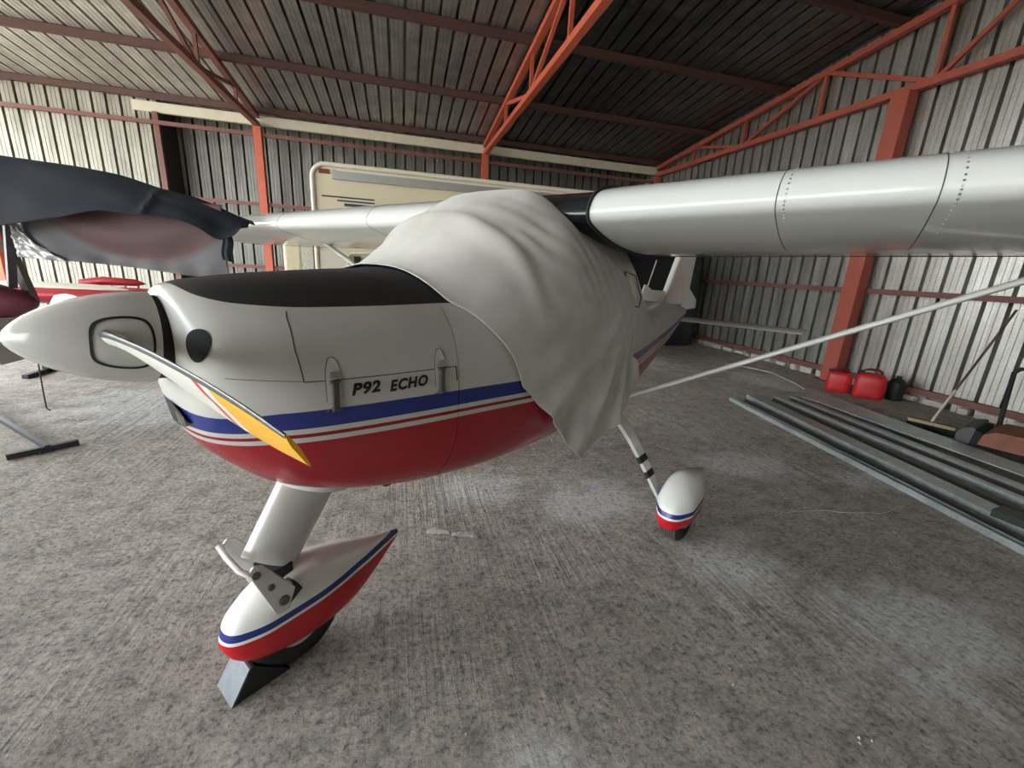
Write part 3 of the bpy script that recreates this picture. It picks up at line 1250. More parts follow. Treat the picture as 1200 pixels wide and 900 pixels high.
# lower cowling grille in the chin
gl = nose_patch('lower_grille', [(0.045, 1.168), (0.0, 1.170), (-0.035, 1.166), (-0.075, 1.155), (-0.098, 1.143), (-0.108, 1.118), (-0.07, 1.104), (-0.02, 1.097), (0.045, 1.095)], 0.009, M_intake, cowl)
for k in range(4):
    y_ = -0.045 - 0.014 * k
    MB().bar(front_pt(y_, 1.112, 0.011), front_pt(y_ - 0.008, 1.150 - 0.002 * k, 0.011), 0.0018, 0.0018).build('grille_bar', M_white, gl)

# ------------------------------------------------------------------ cloth cover over the cabin
m, nt, bb = nodes_of('white_cover_cloth')
N, L = nt.nodes, nt.links
tc = N.new('ShaderNodeTexCoord')
nz = N.new('ShaderNodeTexNoise')
nz.inputs['Scale'].default_value = 3.5
nz.inputs['Detail'].default_value = 6
L.new(tc.outputs['Object'], nz.inputs['Vector'])
rp = N.new('ShaderNodeValToRGB')
rp.color_ramp.elements[0].position = 0.3
rp.color_ramp.elements[0].color = srgb(176, 173, 162)
rp.color_ramp.elements[1].position = 0.65
rp.color_ramp.elements[1].color = srgb(206, 204, 196)
L.new(nz.outputs['Fac'], rp.inputs['Fac'])
L.new(rp.outputs['Color'], bb.inputs['Base Color'])
bb.inputs['Roughness'].default_value = 0.75
bb.inputs['Sheen Weight'].default_value = 0.3
wv = N.new('ShaderNodeTexNoise')
wv.inputs['Scale'].default_value = 350
L.new(tc.outputs['Object'], wv.inputs['Vector'])
bp = N.new('ShaderNodeBump')
bp.inputs['Strength'].default_value = 0.12
bp.inputs['Distance'].default_value = 0.002
L.new(wv.outputs['Fac'], bp.inputs['Height'])
L.new(bp.outputs['Normal'], bb.inputs['Normal'])
M_cloth = m

AFR = pchip([0, .3, .5, .62, .8, 1.0, 1.5, 2.0], [1.03, 1.035, 1.06, 1.12, 1.21, 1.34, 1.57, 1.77])
ARR = pchip([0, .35, .5, .62, .75, 1.0, 1.5, 2.0], [1.745, 1.75, 1.80, 2.05, 2.33, 2.44, 2.52, 2.45])
HEM = pchip([1.4, 1.78, 1.9, 2.1, 2.3, 2.5], [0.72, 0.685, 0.70, 0.76, 0.84, 0.95])


def cloth_pt(u, v):
    w = -1.45 + 3.45 * v
    aw = abs(w)
    a = AFR(aw) + (ARR(aw) - AFR(aw)) * u
    zt, zb, hw, zc, et, eb = sect(a)
    sgn = -1 if w > 0 else 1          # positive w is the port side
    off = 0.014
    if aw <= 1:
        th = aw * PI / 2
        s_, c_ = math.sin(th), math.cos(th)
        y = hw * s_ ** (2 / et)
        z = zc + (zt - zc) * c_ ** (2 / et)
        n = Vector((0, s_, c_))
        drop = 0
    else:
        d = aw - 1
        z = zc - (zc - HEM(a)) * d
        y = hw + 0.012 * d
        n = Vector((0, 1, 0))
        drop = d
    # windscreen bow: a ridge running across the cabin under the cloth
    ridge_a = 1.36 + 0.22 * max(0, aw - 0.25) ** 1.3
    g = (a - ridge_a)
    off += 0.030 * math.exp(-(g / 0.045) ** 2) * max(0, 1 - (aw / 0.85) ** 3) + 0.012 * max(0, 1 - (g / 0.3) ** 2) * max(0, 1 - aw)
    # fine pull wrinkles over the top, rear of the bow
    if aw < 0.95 and g > 0:
        k = min(1, g / 0.1)
        ph = (a - 0.55 * aw * aw) * 62 + 5.0 * noise.noise(Vector((a * 3, w * 2, 0)))
        off += 0.0036 * k * math.sin(ph) * max(0, math.sin(PI * min(1, aw / 0.95))) * (0.4 + 0.9 * noise.noise(Vector((a * 4, w * 3, 4))) ** 2 * 3)
    # hanging swags: folds fan out from the upper rear corner towards the bottom hem
    if aw > 0.7:
        k = min(1, (aw - 0.7) / 0.7)
        px, pz = 2.46, 1.52
        ang = math.atan2(a - px + 0.02, pz - z)
        rad = math.hypot(a - px, pz - z)
        f1 = math.sin(ang * 17 + 2.0 * noise.noise(Vector((a * 2.2, z * 2.2, 1))) + 0.8)
        f2 = math.sin(ang * 24 + 2.5 * noise.noise(Vector((a * 3, z * 3, 7))))
        off += k * min(1, rad / 0.4) * (0.034 * (0.5 + 0.5 * f1) ** 3 + 0.007 * f2) + 0.012 * k * noise.noise(Vector((a * 2.5, z * 2.5, 3)))
        off += 0.05 * max(0, drop - 0.55) * (0.6 + 0.5 * math.sin(a * 9))
    off += 0.004 * noise.noise(Vector((a * 5, w * 5, 9)))
    off = max(off, 0.006)
    return Vector((a, sgn * y + sgn * n.y * off, z + n.z * off))


cb = MB().grid(cloth_pt, 160, 300)
cover = cb.build('cabin_cover', M_cloth, None, 80)
cover.location = plane.location
cover.rotation_euler = (0, 0, TH)
solid(cover, 0.003)
tag(cover, 'white cloth cover draped over the aircraft cabin and hanging down its side', 'cover')

# ------------------------------------------------------------------ wheel chock


def pw(a, b_, z=0.0):
    """plane frame (a aft, b to port measured from the camera foot) to world"""
    return (a * math.cos(TH) + b_ * math.sin(TH), a * math.sin(TH) - b_ * math.cos(TH), z)


ck = thing('wheel_chock', 'black steel wedge chock with bare metal front under the nose wheel', 'chock', pw(0.40, BC), TH)
sec = [(-0.055, 0), (0.018, 0.118), (0.028, 0.118), (0.150, 0.0)]
b = MB().loft([[(x_, y, z_) for x_, z_ in sec] for y in (-0.058, 0.075)], True, True)
b.build('wedge_body', M_darkmetal, ck, 20)
MB().loft([[(x_ - 0.004, y, z_) for x_, z_ in ((-0.058, 0.0), (0.014, 0.120), (0.022, 0.120), (-0.048, 0.0))] for y in (-0.060, 0.077)], True, True).build('face_plate', simple('scuffed_grey_steel', srgb(122, 126, 130), 0.4, 0.7, 0.3, 25), ck, 20)

# ------------------------------------------------------------------ caravan
car = thing('caravan', 'cream caravan with rounded white edge and dark stripes behind the aircraft', 'caravan', (0, 7.5, 0))
M_cream = simple('cream_caravan_panel', srgb(220, 208, 176), 0.45, 0, 0.06, 2)
M_cream2 = simple('pale_caravan_panel', srgb(228, 222, 204), 0.4, 0, 0.05, 2)
M_alu = simple('matt_aluminium', srgb(182, 182, 178), 0.4, 0.5, 0.1, 8)


def round_prof(x0, x1, z0, z1, r, n=8):
    pts = []
    for cx, cz, a0 in ((x1 - r, z1 - r, 0), (x0 + r, z1 - r, PI / 2)):
        for k in range(n + 1):
            a = a0 + PI / 2 * k / n
            pts.append((cx + r * math.cos(a), cz + r * math.sin(a)))
    pts += [(x0, z0), (x1, z0)]
    return pts


pr = round_prof(-1.27, 3.85, 0.38, 2.97, 0.2)
MB().loft([[(x_, y, z_) for x_, z_ in pr] for y in (0.0, 2.15)], True, True).build('body', M_cream, car, 40)
edge = [p_ for p_ in pr if True]
edge = [(3.85, 0.4)] + pr[:-2] + [(-1.27, 0.4)]
MB().tube([(x_, -0.005, z_) for x_, z_ in edge], 0.035, 10).build('edge_moulding', M_cream2, car)
MB().span((-0.98, -0.06, 2.77), (3.6, -0.005, 2.90)).build('awning_rail', M_alu, car)
MB().span((-0.9, -0.075, 2.885), (3.6, -0.005, 2.905)).build('gutter_strip', M_cream2, car)
MB().span((-1.17, -0.03, 2.84), (-1.02, -0.004, 2.90)).build('marker_light', simple('dark_red_lens', srgb(120, 50, 40), 0.3), car)
M_dec = simple('dark_decal', srgb(58, 56, 58), 0.5)
for (x0, x1, z0, z1) in ((-1.15, -0.38, 2.515, 2.535), (-0.93, -0.38, 2.465, 2.485), (-0.83, -0.34, 2.40, 2.44)):
    MB().span((x0, -0.012, z0), (x1, 0.0, z1)).build('stripe_decal', M_dec, car)
MB().span((-1.22, -0.02, 0.6), (-0.82, 0.0, 1.72)).build('front_panel', M_cream2, car)
MB().tube([(-0.80, -0.03, 0.6), (-0.80, -0.03, 1.66), (-0.77, -0.03, 1.70), (-0.1, -0.03, 1.74)], 0.018, 8).build('panel_trim', M_cream2, car)
MB().span((-0.72, -0.03, 1.55), (-0.62, 0.0, 1.66)).build('black_vent', M_darkmetal, car)
MB().span((0.5, -0.02, 1.3), (1.5, 0.0, 2.1)).build('window', M_glassdark, car)
MB().span((2.2, -0.02, 0.45), (2.85, 0.0, 2.35)).build('door', M_cream2, car)
for wx in (1.0, 1.75):
    MB().lathe([(-0.08, 0.18), (-0.08, 0.3), (-0.05, 0.33), (0.08, 0.33), (0.1, 0.3), (0.1, 0.18)], (wx, 0.15, 0.33), (0, 1, 0), 28).build('wheel', M_black, car)
lk = MB().span((-1.80, 0.15, 0.5), (-1.52, 1.6, 1.95))
bevel(lk.build('front_locker', simple('locker_cream', srgb(214, 200, 170), 0.5), car), 0.06, 4)
MB().span((-1.50, 0.0, 0.45), (-1.33, 0.12, 1.9)).build('foil_strip', simple('crumpled_foil', srgb(206, 204, 190), 0.35, 0.4, 0.4, 30, 1.0, 25), car)
MB().span((-2.5, 0.9, 0.42), (-1.2, 1.05, 0.5)).build('drawbar', M_darkmetal, car)
MB().tube([(-2.45, 0.97, 0.0), (-2.45, 0.97, 0.5)], 0.035, 10).build('jockey_leg', M_steel, car)

# ------------------------------------------------------------------ covered trailer in the far corner
tr = thing('covered_trailer', 'tall trailer under a black tarpaulin in the far right corner behind the tail', 'trailer', (5.72, 10.05, 0))
M_btarp = simple('black_tarpaulin', srgb(24, 27, 32), 0.55, 0, 0.3, 3, 0.4, 5)


def tarp_ring(z, k):
    pts = []
    for i in range(40):
        a = 2 * PI * i / 40
        c, s = math.cos(a), math.sin(a)
        e = 7
        f = 1 - 0.01 * (z / 2.3) + 0.015 * math.sin(a * 9 + z * 2) * (1 - z / 2.6)
        pts.append((1.36 * f * math.copysign(abs(c) ** (2 / e), c) * k, 1.25 * f * math.copysign(abs(s) ** (2 / e), s) * k, z))
    return pts


MB().loft([tarp_ring(z, k) for z, k in ((0.02, 1), (0.5, 1), (1.2, 1), (1.9, 1), (2.15, 0.97), (2.28, 0.85), (2.32, 0.5), (2.33, 0.05))], True, True).build('tarpaulin', M_btarp, tr, 60)
for sx in (-0.8, 0.8):
    for sy in (-1, 1):
        MB().lathe([(-0.07, 0.14), (-0.08, 0.22), (-0.05, 0.26), (0.05, 0.26), (0.08, 0.22), (0.07, 0.14)], (sx, sy * 1.08, 0.26), (0, 1, 0), 24).build('wheel', M_black, tr)

# ------------------------------------------------------------------ tarpaulin-covered aircraft on the left
ac2 = thing('covered_aircraft', 'maroon aircraft nose and dark strut below the tarpaulins at the left edge', 'aircraft', (-3.6, 4.5, 0))
M_maroon = simple('maroon_paint', srgb(98, 44, 56), 0.35, 0, 0.1, 4)
prof = [(0.0, 0.01), (0.03, 0.05), (0.1, 0.095), (0.25, 0.145), (0.5, 0.18), (0.9, 0.20), (1.6, 0.2), (2.2, 0.17)]
MB().lathe(prof, (0.63, 0, 1.105), (-1, 0, 0.0), 36).build('nose_pod', M_maroon, ac2)
MB().bar((0.76, -0.3, 1.74), (0.48, 0.0, 1.24), 0.05, 0.06).build('pylon_strut', simple('dark_grey_tube', srgb(62, 60, 66), 0.5), ac2)
MB().bar((0.44, 0.1, 1.60), (0.53, 0.1, 1.10), 0.07, 0.05).build('rear_strut', simple('brown_tube', srgb(86, 70, 68), 0.5), ac2)
MB().loft([[(xx, -0.2 + 0.9 * x_ * 1.0, 1.80 + 0.10 * math.sin(PI * q) * (1 if up_ else -0.3)) for x_, q, up_ in [(k / 12, k / 12, True) for k in range(13)] + [(1 - k / 12, 1 - k / 12, False) for k in range(1, 12)]] for xx in (-1.6, 1.5)], True, True).build('wing', M_maroon, ac2, 50)
MB().span((-0.2, -0.25, 0.62), (0.45, 0.25, 0.98)).build('belly_pan', simple('pale_grey_panel', srgb(178, 174, 172), 0.5), ac2)
for sy in (-0.8, 0.8):
    MB().lathe([(-0.05, 0.1), (-0.06, 0.16), (-0.03, 0.2), (0.03, 0.2), (0.06, 0.16), (0.05, 0.1)], (-0.9, sy * 0.6, 0.2), (0, 1, 0), 24).build('wheel', M_black, ac2)
    MB().tube([(-0.6, sy * 0.15, 0.95), (-0.9, sy * 0.6, 0.2)], 0.025, 8).build('gear_leg', M_darkmetal, ac2)

TT = pchip([-5.2, -3.6, -2.66, -2.23, -1.78, -1.62, -1.42, -1.20], [2.2, 2.22, 2.18, 2.15, 2.055, 2.02, 1.95, 1.865])
TB = pchip([-5.2, -3.6, -2.76, -2.4, -2.08, -1.65, -1.5, -1.36, -1.28, -1.20], [1.58, 1.62, 1.69, 1.77, 1.845, 1.825, 1.78, 1.70, 1.72, 1.80])


def navy(u, v):
    x_ = -5.2 + 4.0 * u
    zt, zb = TT(x_), TB(x_)
    pinch = max(0, min(1, (x_ + 2.1) / 0.9))
    dep = 1.25 * (1 - 0.72 * pinch)
    if v < 0.45:
        q = v / 0.45
        y = 3.93 + 0.16 * q + 0.02 * noise.noise(Vector((x_ * 3, q * 2, 0)))
        z = zb + (zt - 0.05 - zb) * q
    elif v < 0.55:
        q = (v - 0.45) / 0.1
        y = 4.09 + 0.08 * q
        z = zt - 0.05 + 0.05 * math.sin(q * PI / 2)
    else:
        q = (v - 0.55) / 0.45
        y = 4.17 + (dep - 0.25) * q
        z = zt - 0.02 * q - 0.28 * q**3 * (1 - pinch)
    w = 0.014 * noise.noise(Vector((x_ * 4, v * 5, 2))) + 0.010 * math.sin(x_ * 14 + 8 * v) * (0.3 + pinch)
    cr = 0.03 * math.exp(-((x_ + 1.86 - 0.12 * v) / 0.02) ** 2)
    return (x_, y + w - cr * (1 if v < 0.5 else 0), z + w * 0.6)


nv = MB().grid(navy, 150, 60).build('navy_tarpaulin', simple('navy_tarpaulin_cloth', srgb(23, 30, 41), 0.8, 0, 0.2, 3, 0.25, 8), None, 70)
solid(nv, 0.004)
tag(nv, 'navy blue tarpaulin draped over the wing of the covered aircraft at left', 'tarpaulin')

# the folded end of the tarpaulin hangs as a short tie strip
ts = MB().grid(lambda u, v: (-1.385 + 0.075 * u + 0.01 * math.sin(v * 6), 4.02 + 0.01 * math.sin(u * 9), 1.76 - 0.215 * v - 0.02 * u), 6, 14).build('tie_strip', simple('navy_tarpaulin_cloth', (0, 0, 0, 1)), None, 60)
solid(ts, 0.005)
tag(ts, 'short navy strip hanging from the right end of the navy tarpaulin', 'strap')

m, nt, bb = nodes_of('grey_maroon_tarpaulin')
N, L = nt.nodes, nt.links
tc = N.new('ShaderNodeTexCoord')
sx_ = N.new('ShaderNodeSeparateXYZ')
L.new(tc.outputs['Object'], sx_.inputs['Vector'])
# maroon centre with curved lower edge, blending into grey
mm1 = N.new('ShaderNodeMath'); mm1.operation = 'ADD'; mm1.inputs[1].default_value = 1.95
L.new(sx_.outputs['X'], mm1.inputs[0])
mm2 = N.new('ShaderNodeMath'); mm2.operation = 'POWER'; mm2.inputs[1].default_value = 2
L.new(mm1.outputs[0], mm2.inputs[0])
mm3 = N.new('ShaderNodeMath'); mm3.operation = 'MULTIPLY'; mm3.inputs[1].default_value = 0.75
L.new(mm2.outputs[0], mm3.inputs[0])
mm4 = N.new('ShaderNodeMath'); mm4.operation = 'SUBTRACT'
L.new(sx_.outputs['Z'], mm4.inputs[0])
L.new(mm3.outputs[0], mm4.inputs[1])
mr = N.new('ShaderNodeMapRange')
mr.inputs['From Min'].default_value = 1.46
mr.inputs['From Max'].default_value = 1.53
L.new(mm4.outputs[0], mr.inputs['Value'])
mx = N.new('ShaderNodeMix'); mx.data_type = 'RGBA'
mx.inputs['A'].default_value = srgb(100, 98, 99)
mx.inputs['B'].default_value = srgb(92, 66, 67)
L.new(mr.outputs['Result'], mx.inputs['Factor'])
L.new(mx.outputs['Result'], bb.inputs['Base Color'])
bb.inputs['Roughness'].default_value = 0.6


def greyt(u, v):
    x_ = -2.72 + 1.33 * u
    zt = 1.97
    zb = 1.485 - 0.12 * u + 0.02 * math.sin(u * PI)
    z = zt + (zb - zt) * v
    # swagged folds hanging between the two upper corners
    f = 0.03 * math.sin(9 * (v + 0.55 * (2 * u - 1) ** 2)) * math.sin(PI * u) * v
    y = 4.12 + f + 0.02 * noise.noise(Vector((x_ * 3, z * 3, 1))) + 0.012 * math.sin(u * 40) * max(0, v - 0.75) * 2
    return (x_, y, z)


gt_ = MB().grid(greyt, 90, 40).build('grey_tarpaulin', m, None, 70)
solid(gt_, 0.004)
tag(gt_, 'grey and maroon sheet hanging below the navy tarpaulin', 'tarpaulin')
ps = MB().grid(lambda u, v: (-2.76 + (0.06 + 0.26 * v**2) * u, 4.085 + 0.03 * noise.noise(Vector((u * 5, v * 8, 3))), 1.74 - 0.255 * v - 0.02 * u), 20, 24).build('plastic_sheet', simple('crumpled_clear_plastic', srgb(190, 190, 190), 0.2, 0.2, 0.5, 20, 1.0, 12), None, 60)
solid(ps, 0.002)
tag(ps, 'crumpled shiny plastic at left corner of the grey hanging sheet', 'plastic sheet')

# red and white wing panel lying behind the spinner
rw = thing('red_wing_panel', 'red wing panel with white upper band behind the propeller spinner', 'wing panel', (-3.4, 6.5, 0))
M_redw = simple('gloss_red_paint', srgb(176, 34, 48), 0.3, 0, 0.1, 4)
MB().tube([(-1.6, 0.1, 0.98), (-0.5, 0.05, 1.0), (0.3, 0, 1.0), (0.42, 0, 0.99), (0.48, 0, 0.98), (0.50, 0, 0.975)], [0.12, 0.115, 0.10, 0.085, 0.05, 0.01], 20, [0.30, 0.28, 0.2, 0.15, 0.1, 0.02], (0, 1, 0)).build('panel_skin', M_redw, rw)
MB().tube([(-1.2, 0.1, 1.09), (-0.4, 0.02, 1.09), (0.2, -0.0, 1.075)], [0.045, 0.04, 0.015], 14, [0.2, 0.2, 0.12], (0, 1, 0)).build('white_band', M_cream2, rw)
MB().tube([(-0.6, 0.3, 1.12), (-0.35, 0.3, 1.16), (0.0, 0.3, 1.15), (0.10, 0.3, 1.14)], [0.05, 0.055, 0.045, 0.01], 12).build('red_edge', M_redw, rw)
for xx in (-1.0, 0.1):
    MB().bar((xx, 0.05, 0), (xx, 0.05, 0.92), 0.06, 0.06, (0, 1, 0)).build('trestle_leg', M_darkmetal, rw)
    MB().span((xx - 0.03, -0.3, 0), (xx + 0.03, 0.4, 0.05)).build('trestle_foot', M_darkmetal, rw)

# T-shaped floor stand
fs = thing('floor_stand', 'black T-shaped steel stand lying on the floor below the spinner', 'stand', (-2.73, 3.84, 0))
MB().bar((-0.16, -0.10, 0.03), (0.14, 0.15, 0.03), 0.045, 0.045).build('cross_foot', M_darkmetal, fs)
MB().bar((-1.55, 1.45, 0.045), (0.02, 0.02, 0.045), 0.035, 0.035).build('stem', M_darkmetal, fs)
for t in (0.1, 0.4):
    p_ = Vector((-0.16, -0.10, 0.012)).lerp(Vector((0.14, 0.15, 0.012)), 0.4 + t * 0.5)
    MB().box(p_, (0.03, 0.05, 0.024)).build('clamp', M_darkmetal, fs)
co = MB().tube([(-3.36, 4.92, 0.006), (-3.385, 4.92, 0.03), (-3.38, 4.92, 0.2), (-3.366, 4.92, 0.45), (-3.36, 4.92, 0.9)], 0.006, 6).build('hanging_cord', M_darkmetal)
tag(co, 'thin dark cord hanging down to the floor behind the spinner', 'cord')

# ------------------------------------------------------------------ things along the right wall


def jerry(name, label, loc, rz, s):
    t = thing(name, label, 'fuel can', loc, rz, 'red plastic fuel cans')
    M_can = simple('red_polyethylene', srgb(196, 38, 42), 0.4, 0, 0.08, 10)
    rings = []
    for z, k in ((0.0, 0.9), (0.012, 0.97), (0.05, 1.0), (0.2, 1.0), (0.26, 0.96), (0.29, 0.85), (0.30, 0.7)):
        r = []
        for i in range(32):
            a = 2 * PI * i / 32
            c, s_ = math.cos(a), math.sin(a)
            e = 4
            r.append((0.155 * s * k * math.copysign(abs(c) ** (2 / e), c), 0.125 * s * k * math.copysign(abs(s_) ** (2 / e), s_), z * s))
        rings.append(r)
    MB().loft(rings, True, True).build('body', M_can, t, 50)
    MB().tube([(-0.09 * s, 0, 0.285 * s), (-0.085 * s, 0, 0.335 * s), (-0.04 * s, 0, 0.35 * s), (0.05 * s, 0, 0.35 * s), (0.085 * s, 0, 0.33 * s), (0.09 * s, 0, 0.285 * s)], 0.014 * s, 8).build('handle', simple('dark_red_grip', srgb(96, 18, 22), 0.5), t)
    cp = MB().lathe([(0, 0.034 * s), (0.03 * s, 0.034 * s), (0.04 * s, 0.028 * s)], (-0.115 * s, 0, 0.285 * s), (-0.2, 0, 1), 16)
    cp.build('cap', M_black, t)
    return t


jerry('fuel_can', 'smaller red plastic fuel can touching the base of the red post', (6.76, 4.99, 0), -0.9, 1.05)
jerry('fuel_can', 'larger red plastic fuel can, the one nearer the broom', (6.92, 4.64, 0), -0.9, 1.22)
jb = thing('dark_can', 'dark canister half hidden behind the larger red fuel can', 'canister', (7.22, 4.47, 0))
MB().lathe([(0, 0.09), (0.02, 0.1), (0.28, 0.1), (0.32, 0.06), (0.34, 0.03)], (0, 0, 0), (0, 0, 1), 20).build('body', M_darkmetal, jb)
MB().lathe([(0.335, 0.035), (0.37, 0.035)], (0, 0, 0), (0, 0, 1), 12).build('cap', M_black, jb)

# broom
br = thing('push_broom', 'push broom with pale wooden head leaning on the right wall', 'broom', (6.08, 3.30, 0))
hd = Matrix.Rotation(-1.2, 3, 'Z')
MB().box((0, 0, 0.105), (0.42, 0.085, 0.035), hd).build('head', simple('dusty_wood', srgb(150, 136, 104), 0.7, 0, 0.2, 20), br)
MB().box((0, 0, 0.045), (0.42, 0.075, 0.09), hd).build('bristles', simple('black_bristle', srgb(26, 25, 24), 0.9, 0, 0.4, 80, 1.0, 120), br)
p0, p1 = Vector((0.02, 0.02, 0.11)), Vector((1.22, 0.22, 1.45))
hn = MB().tube([p0, p0.lerp(p1, 0.28)], 0.015, 10).build('handle_socket', simple('white_handle', srgb(206, 200, 180), 0.5), br)
MB().tube([p0.lerp(p1, 0.28), p1], 0.014, 10).build('handle', simple('brown_handle', srgb(96, 82, 66), 0.6), br)

# rusty cart
ct = thing('rusty_cart', 'rusty cart with black push handle at the right edge by the wall', 'cart', (6.16, 2.86, 0), -1.24)
M_rust = simple('rusty_sheet', srgb(138, 92, 72), 0.8, 0.1, 0.45, 9, 0.5, 30)
MB().loft([[(x_, y, z_) for x_, z_ in ((0.0, 0.08), (0.02, 0.20), (0.10, 0.25), (1.1, 0.27), (1.1, 0.08))] for y in (-0.3, 0.3)], True, True).build('deck', M_rust, ct, 25)
MB().loft([[(x_, y, z_) for x_, z_ in ((-0.12, 0.04), (-0.17, 0.10), (-0.17, 0.17), (-0.13, 0.23), (-0.06, 0.25), (-0.04, 0.24), (-0.06, 0.04))] for y in (-0.31, 0.31)], True, True).build('rubber_nose', simple('grey_rubber', srgb(84, 82, 80), 0.7), ct, 40)
MB().span((-0.06, -0.29, 0.05), (0.01, 0.29, 0.21)).build('rubber_core', M_black, ct)
for k in range(3):
    MB().span((-0.05 + 0.02 * k, -0.305, 0.06), (-0.04 + 0.02 * k, 0.305, 0.22)).build('rubber_rib', M_black, ct)
MB().tube([(0.05, 0.32, 0.12), (0.02, 0.36, 0.5), (0.0, 0.40, 0.80), (0.04, 0.40, 0.85), (0.12, 0.40, 0.86), (0.7, 0.40, 0.86), (0.78, 0.40, 0.84), (0.8, 0.40, 0.78), (0.8, 0.34, 0.12)], 0.022, 10).build('push_handle', M_black, ct)
for sy in (-0.31, 0.31):
    MB().lathe([(-0.03, 0.05), (-0.03, 0.09), (0.03, 0.09), (0.03, 0.05)], (0.7, sy, 0.09), (0, 1, 0), 20).build('wheel', M_black, ct)

# galvanised channels lying on the floor
M_ch = galv_mat('galvanised_channel', srgb(150, 158, 158), srgb(196, 204, 202), 0.38, 0.6, 0.08)
M_ch2 = simple('primed_channel', srgb(92, 90, 86), 0.5, 0.3, 0.2, 8)


def channel(label, p, q, w, h, t=0.004, up=True, mat_=None, z=0.0):
    p, q = Vector((*p, z)), Vector((*q, z))
    d = (q - p)
    L_ = d.length
    o = thing('steel_channel', label, 'steel channel', p, math.atan2(d.y, d.x), 'steel channels on the floor')
    b = MB()
    if up:
        prof = [(-w / 2, h), (-w / 2, 0), (w / 2, 0), (w / 2, h), (w / 2 - t, h), (w / 2 - t, t), (-w / 2 + t, t), (-w / 2 + t, h)]
    else:
        prof = [(-w / 2, 0), (-w / 2, h), (w / 2, h), (w / 2, 0), (w / 2 - t, 0), (w / 2 - t, h - t), (-w / 2 + t, h - t), (-w / 2 + t, 0)]
    b.loft([[(x_, y, z_) for y, z_ in prof] for x_ in (0, L_)], True, True)
    b.build('web', mat_ or M_ch, o, 20)
    return o


channel('outermost galvanised channel, nearest the main wheel', (4.45, 4.66), (3.82, 0.95), 0.07, 0.05)
channel('dark primed channel, second from the main wheel', (4.58, 4.62), (3.92, 0.95), 0.10, 0.035, mat_=M_ch2)
channel('pale galvanised channel turned face down, third from the main wheel', (4.84, 4.70), (4.14, 0.95), 0.19, 0.06, up=False)
channel('dark open channel, fourth from the main wheel', (5.03, 4.60), (4.38, 0.95), 0.12, 0.045, mat_=M_ch2)
channel('narrow galvanised channel, fifth from the main wheel', (5.17, 4.62), (4.66, 0.95), 0.08, 0.06, up=False)
channel('dark primed channel, sixth from the main wheel', (5.31, 4.58), (4.80, 0.95), 0.13, 0.045, mat_=M_ch2)
channel('galvanised channel beside the wide flat sheet', (5.46, 4.60), (4.93, 0.95), 0.10, 0.06, up=False)
fsx = thing('flat_sheet', 'wide tapering galvanised sheet lying nearest the red fuel cans', 'metal sheet', (5.55, 4.6, 0))
b = MB()
b.loft([[(0.0, -0.05, 0.06), (0.48, 0.16, 0.075), (0.48, 0.16, 0.085), (0.0, -0.05, 0.07)], [(-0.27, -3.6, 0.06), (-0.12, -3.6, 0.075), (-0.12, -3.6, 0.085), (-0.27, -3.6, 0.07)]], True, True)
b.build('sheet', M_ch, fsx, 20)
b = MB()
b.loft([[(0.47, 0.16, 0.0), (0.49, 0.16, 0.0), (0.49, 0.16, 0.085), (0.47, 0.16, 0.085)], [(-0.13, -3.6, 0.0), (-0.11, -3.6, 0.0), (-0.11, -3.6, 0.085), (-0.13, -3.6, 0.085)]], True, True)
b.build('folded_edge', M_ch, fsx, 20)
gb = MB().box((4.22, 1.60, 0.09), (0.16, 0.30, 0.06), Matrix.Rotation(0.12, 3, 'Z')).build('green_block', simple('dark_green_plastic', srgb(34, 46, 36), 0.5))
tag(bevel(gb, 0.006), 'small dark green block lying across the channels at right edge', 'block')

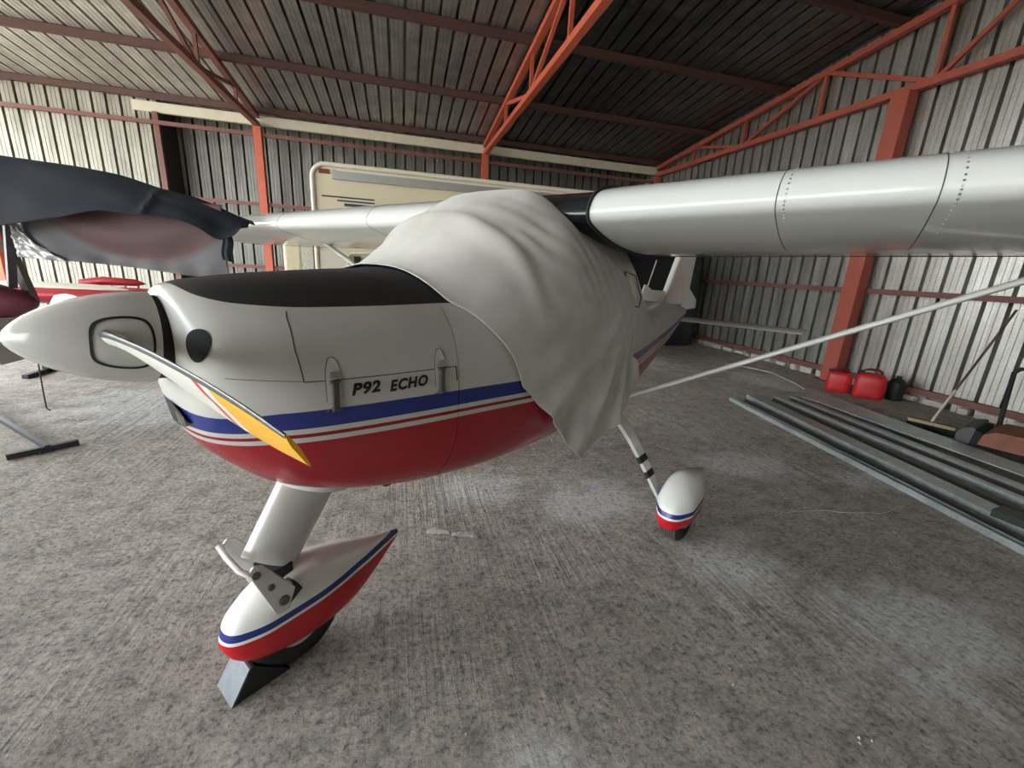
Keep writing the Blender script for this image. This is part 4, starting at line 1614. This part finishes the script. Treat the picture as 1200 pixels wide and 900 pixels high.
# foil scrap and other bits on the floor
fo = thing('foil_scrap', 'crumpled strip of foil and paper on the floor behind the nose wheel', 'scrap', (0.27, 2.24, 0))
MB().grid(lambda u, v: (-0.14 + 0.14 * u, 0.05 - 0.03 * u + 0.05 * v, 0.004 + 0.02 * abs(noise.noise(Vector((u * 4, v * 3, 1)))) + 0.012 * math.sin(v * PI)), 10, 6).build('paper', simple('printed_paper', srgb(176, 172, 160), 0.6, 0, 0.35, 60), fo)
MB().grid(lambda u, v: (0.01 + 0.15 * u, 0.0 - 0.05 * u + 0.045 * v, 0.004 + 0.03 * abs(noise.noise(Vector((u * 4, v * 3, 5)))) + 0.015 * math.sin(v * PI)), 10, 6).build('foil', simple('silver_foil', srgb(214, 214, 210), 0.25, 0.7, 0.3, 30, 0.8, 30), fo)
hs = MB().tube([(6.30, 6.9, 0.008), (6.55, 6.5, 0.008), (6.66, 6.15, 0.008), (6.50, 5.75, 0.008), (6.42, 5.45, 0.008), (6.20, 5.05, 0.008), (6.05, 4.95, 0.008)], 0.009, 6).build('pale_hose', simple('pale_plastic_hose', srgb(190, 188, 178), 0.5))
tag(hs, 'thin pale hose lying on the floor near the red post', 'hose')
pts = []
rk = random.Random(5)
for i in range(26):
    t = i / 25
    pts.append((2.45 + 1.5 * t, 2.05 + 0.06 * math.sin(t * 7) + rk.uniform(-0.012, 0.012), 0.001))
ckk = MB()
l_ = [(p[0], p[1] - 0.003 - rk.uniform(0, 0.005), 0.001) for p in pts]
u_ = [(p[0], p[1] + 0.003 + rk.uniform(0, 0.005), 0.001) for p in pts]
m_ = [(p[0], p[1], 0.004) for p in pts]
ckk.loft([l_, m_, u_], False, False)
ckk.build('filled_crack', simple('pale_mortar', srgb(196, 188, 176), 0.9), fl)
# loose grit
gb = MB()
rk = random.Random(11)
for i in range(900):
    X, Y = rk.uniform(-3.5, 4.5), rk.uniform(0.4, 6)
    s_ = rk.uniform(0.0025, 0.008)
    gb.add([(X + s_, Y, 0), (X - s_ * .6, Y + s_, 0), (X - s_ * .6, Y - s_, 0), (X + rk.uniform(-.3, .3) * s_, Y, s_ * rk.uniform(.6, 1.2))], [(0, 1, 2), (0, 3, 1), (1, 3, 2), (2, 3, 0)])
gt2 = gb.build('floor_grit', simple('pale_grit', srgb(170, 162, 150), 0.95, 0, 0.4, 40), None, 0)
gt2['kind'] = 'stuff'
gt2['label'] = 'loose pale grit scattered on the concrete floor'
gt2['category'] = 'grit'
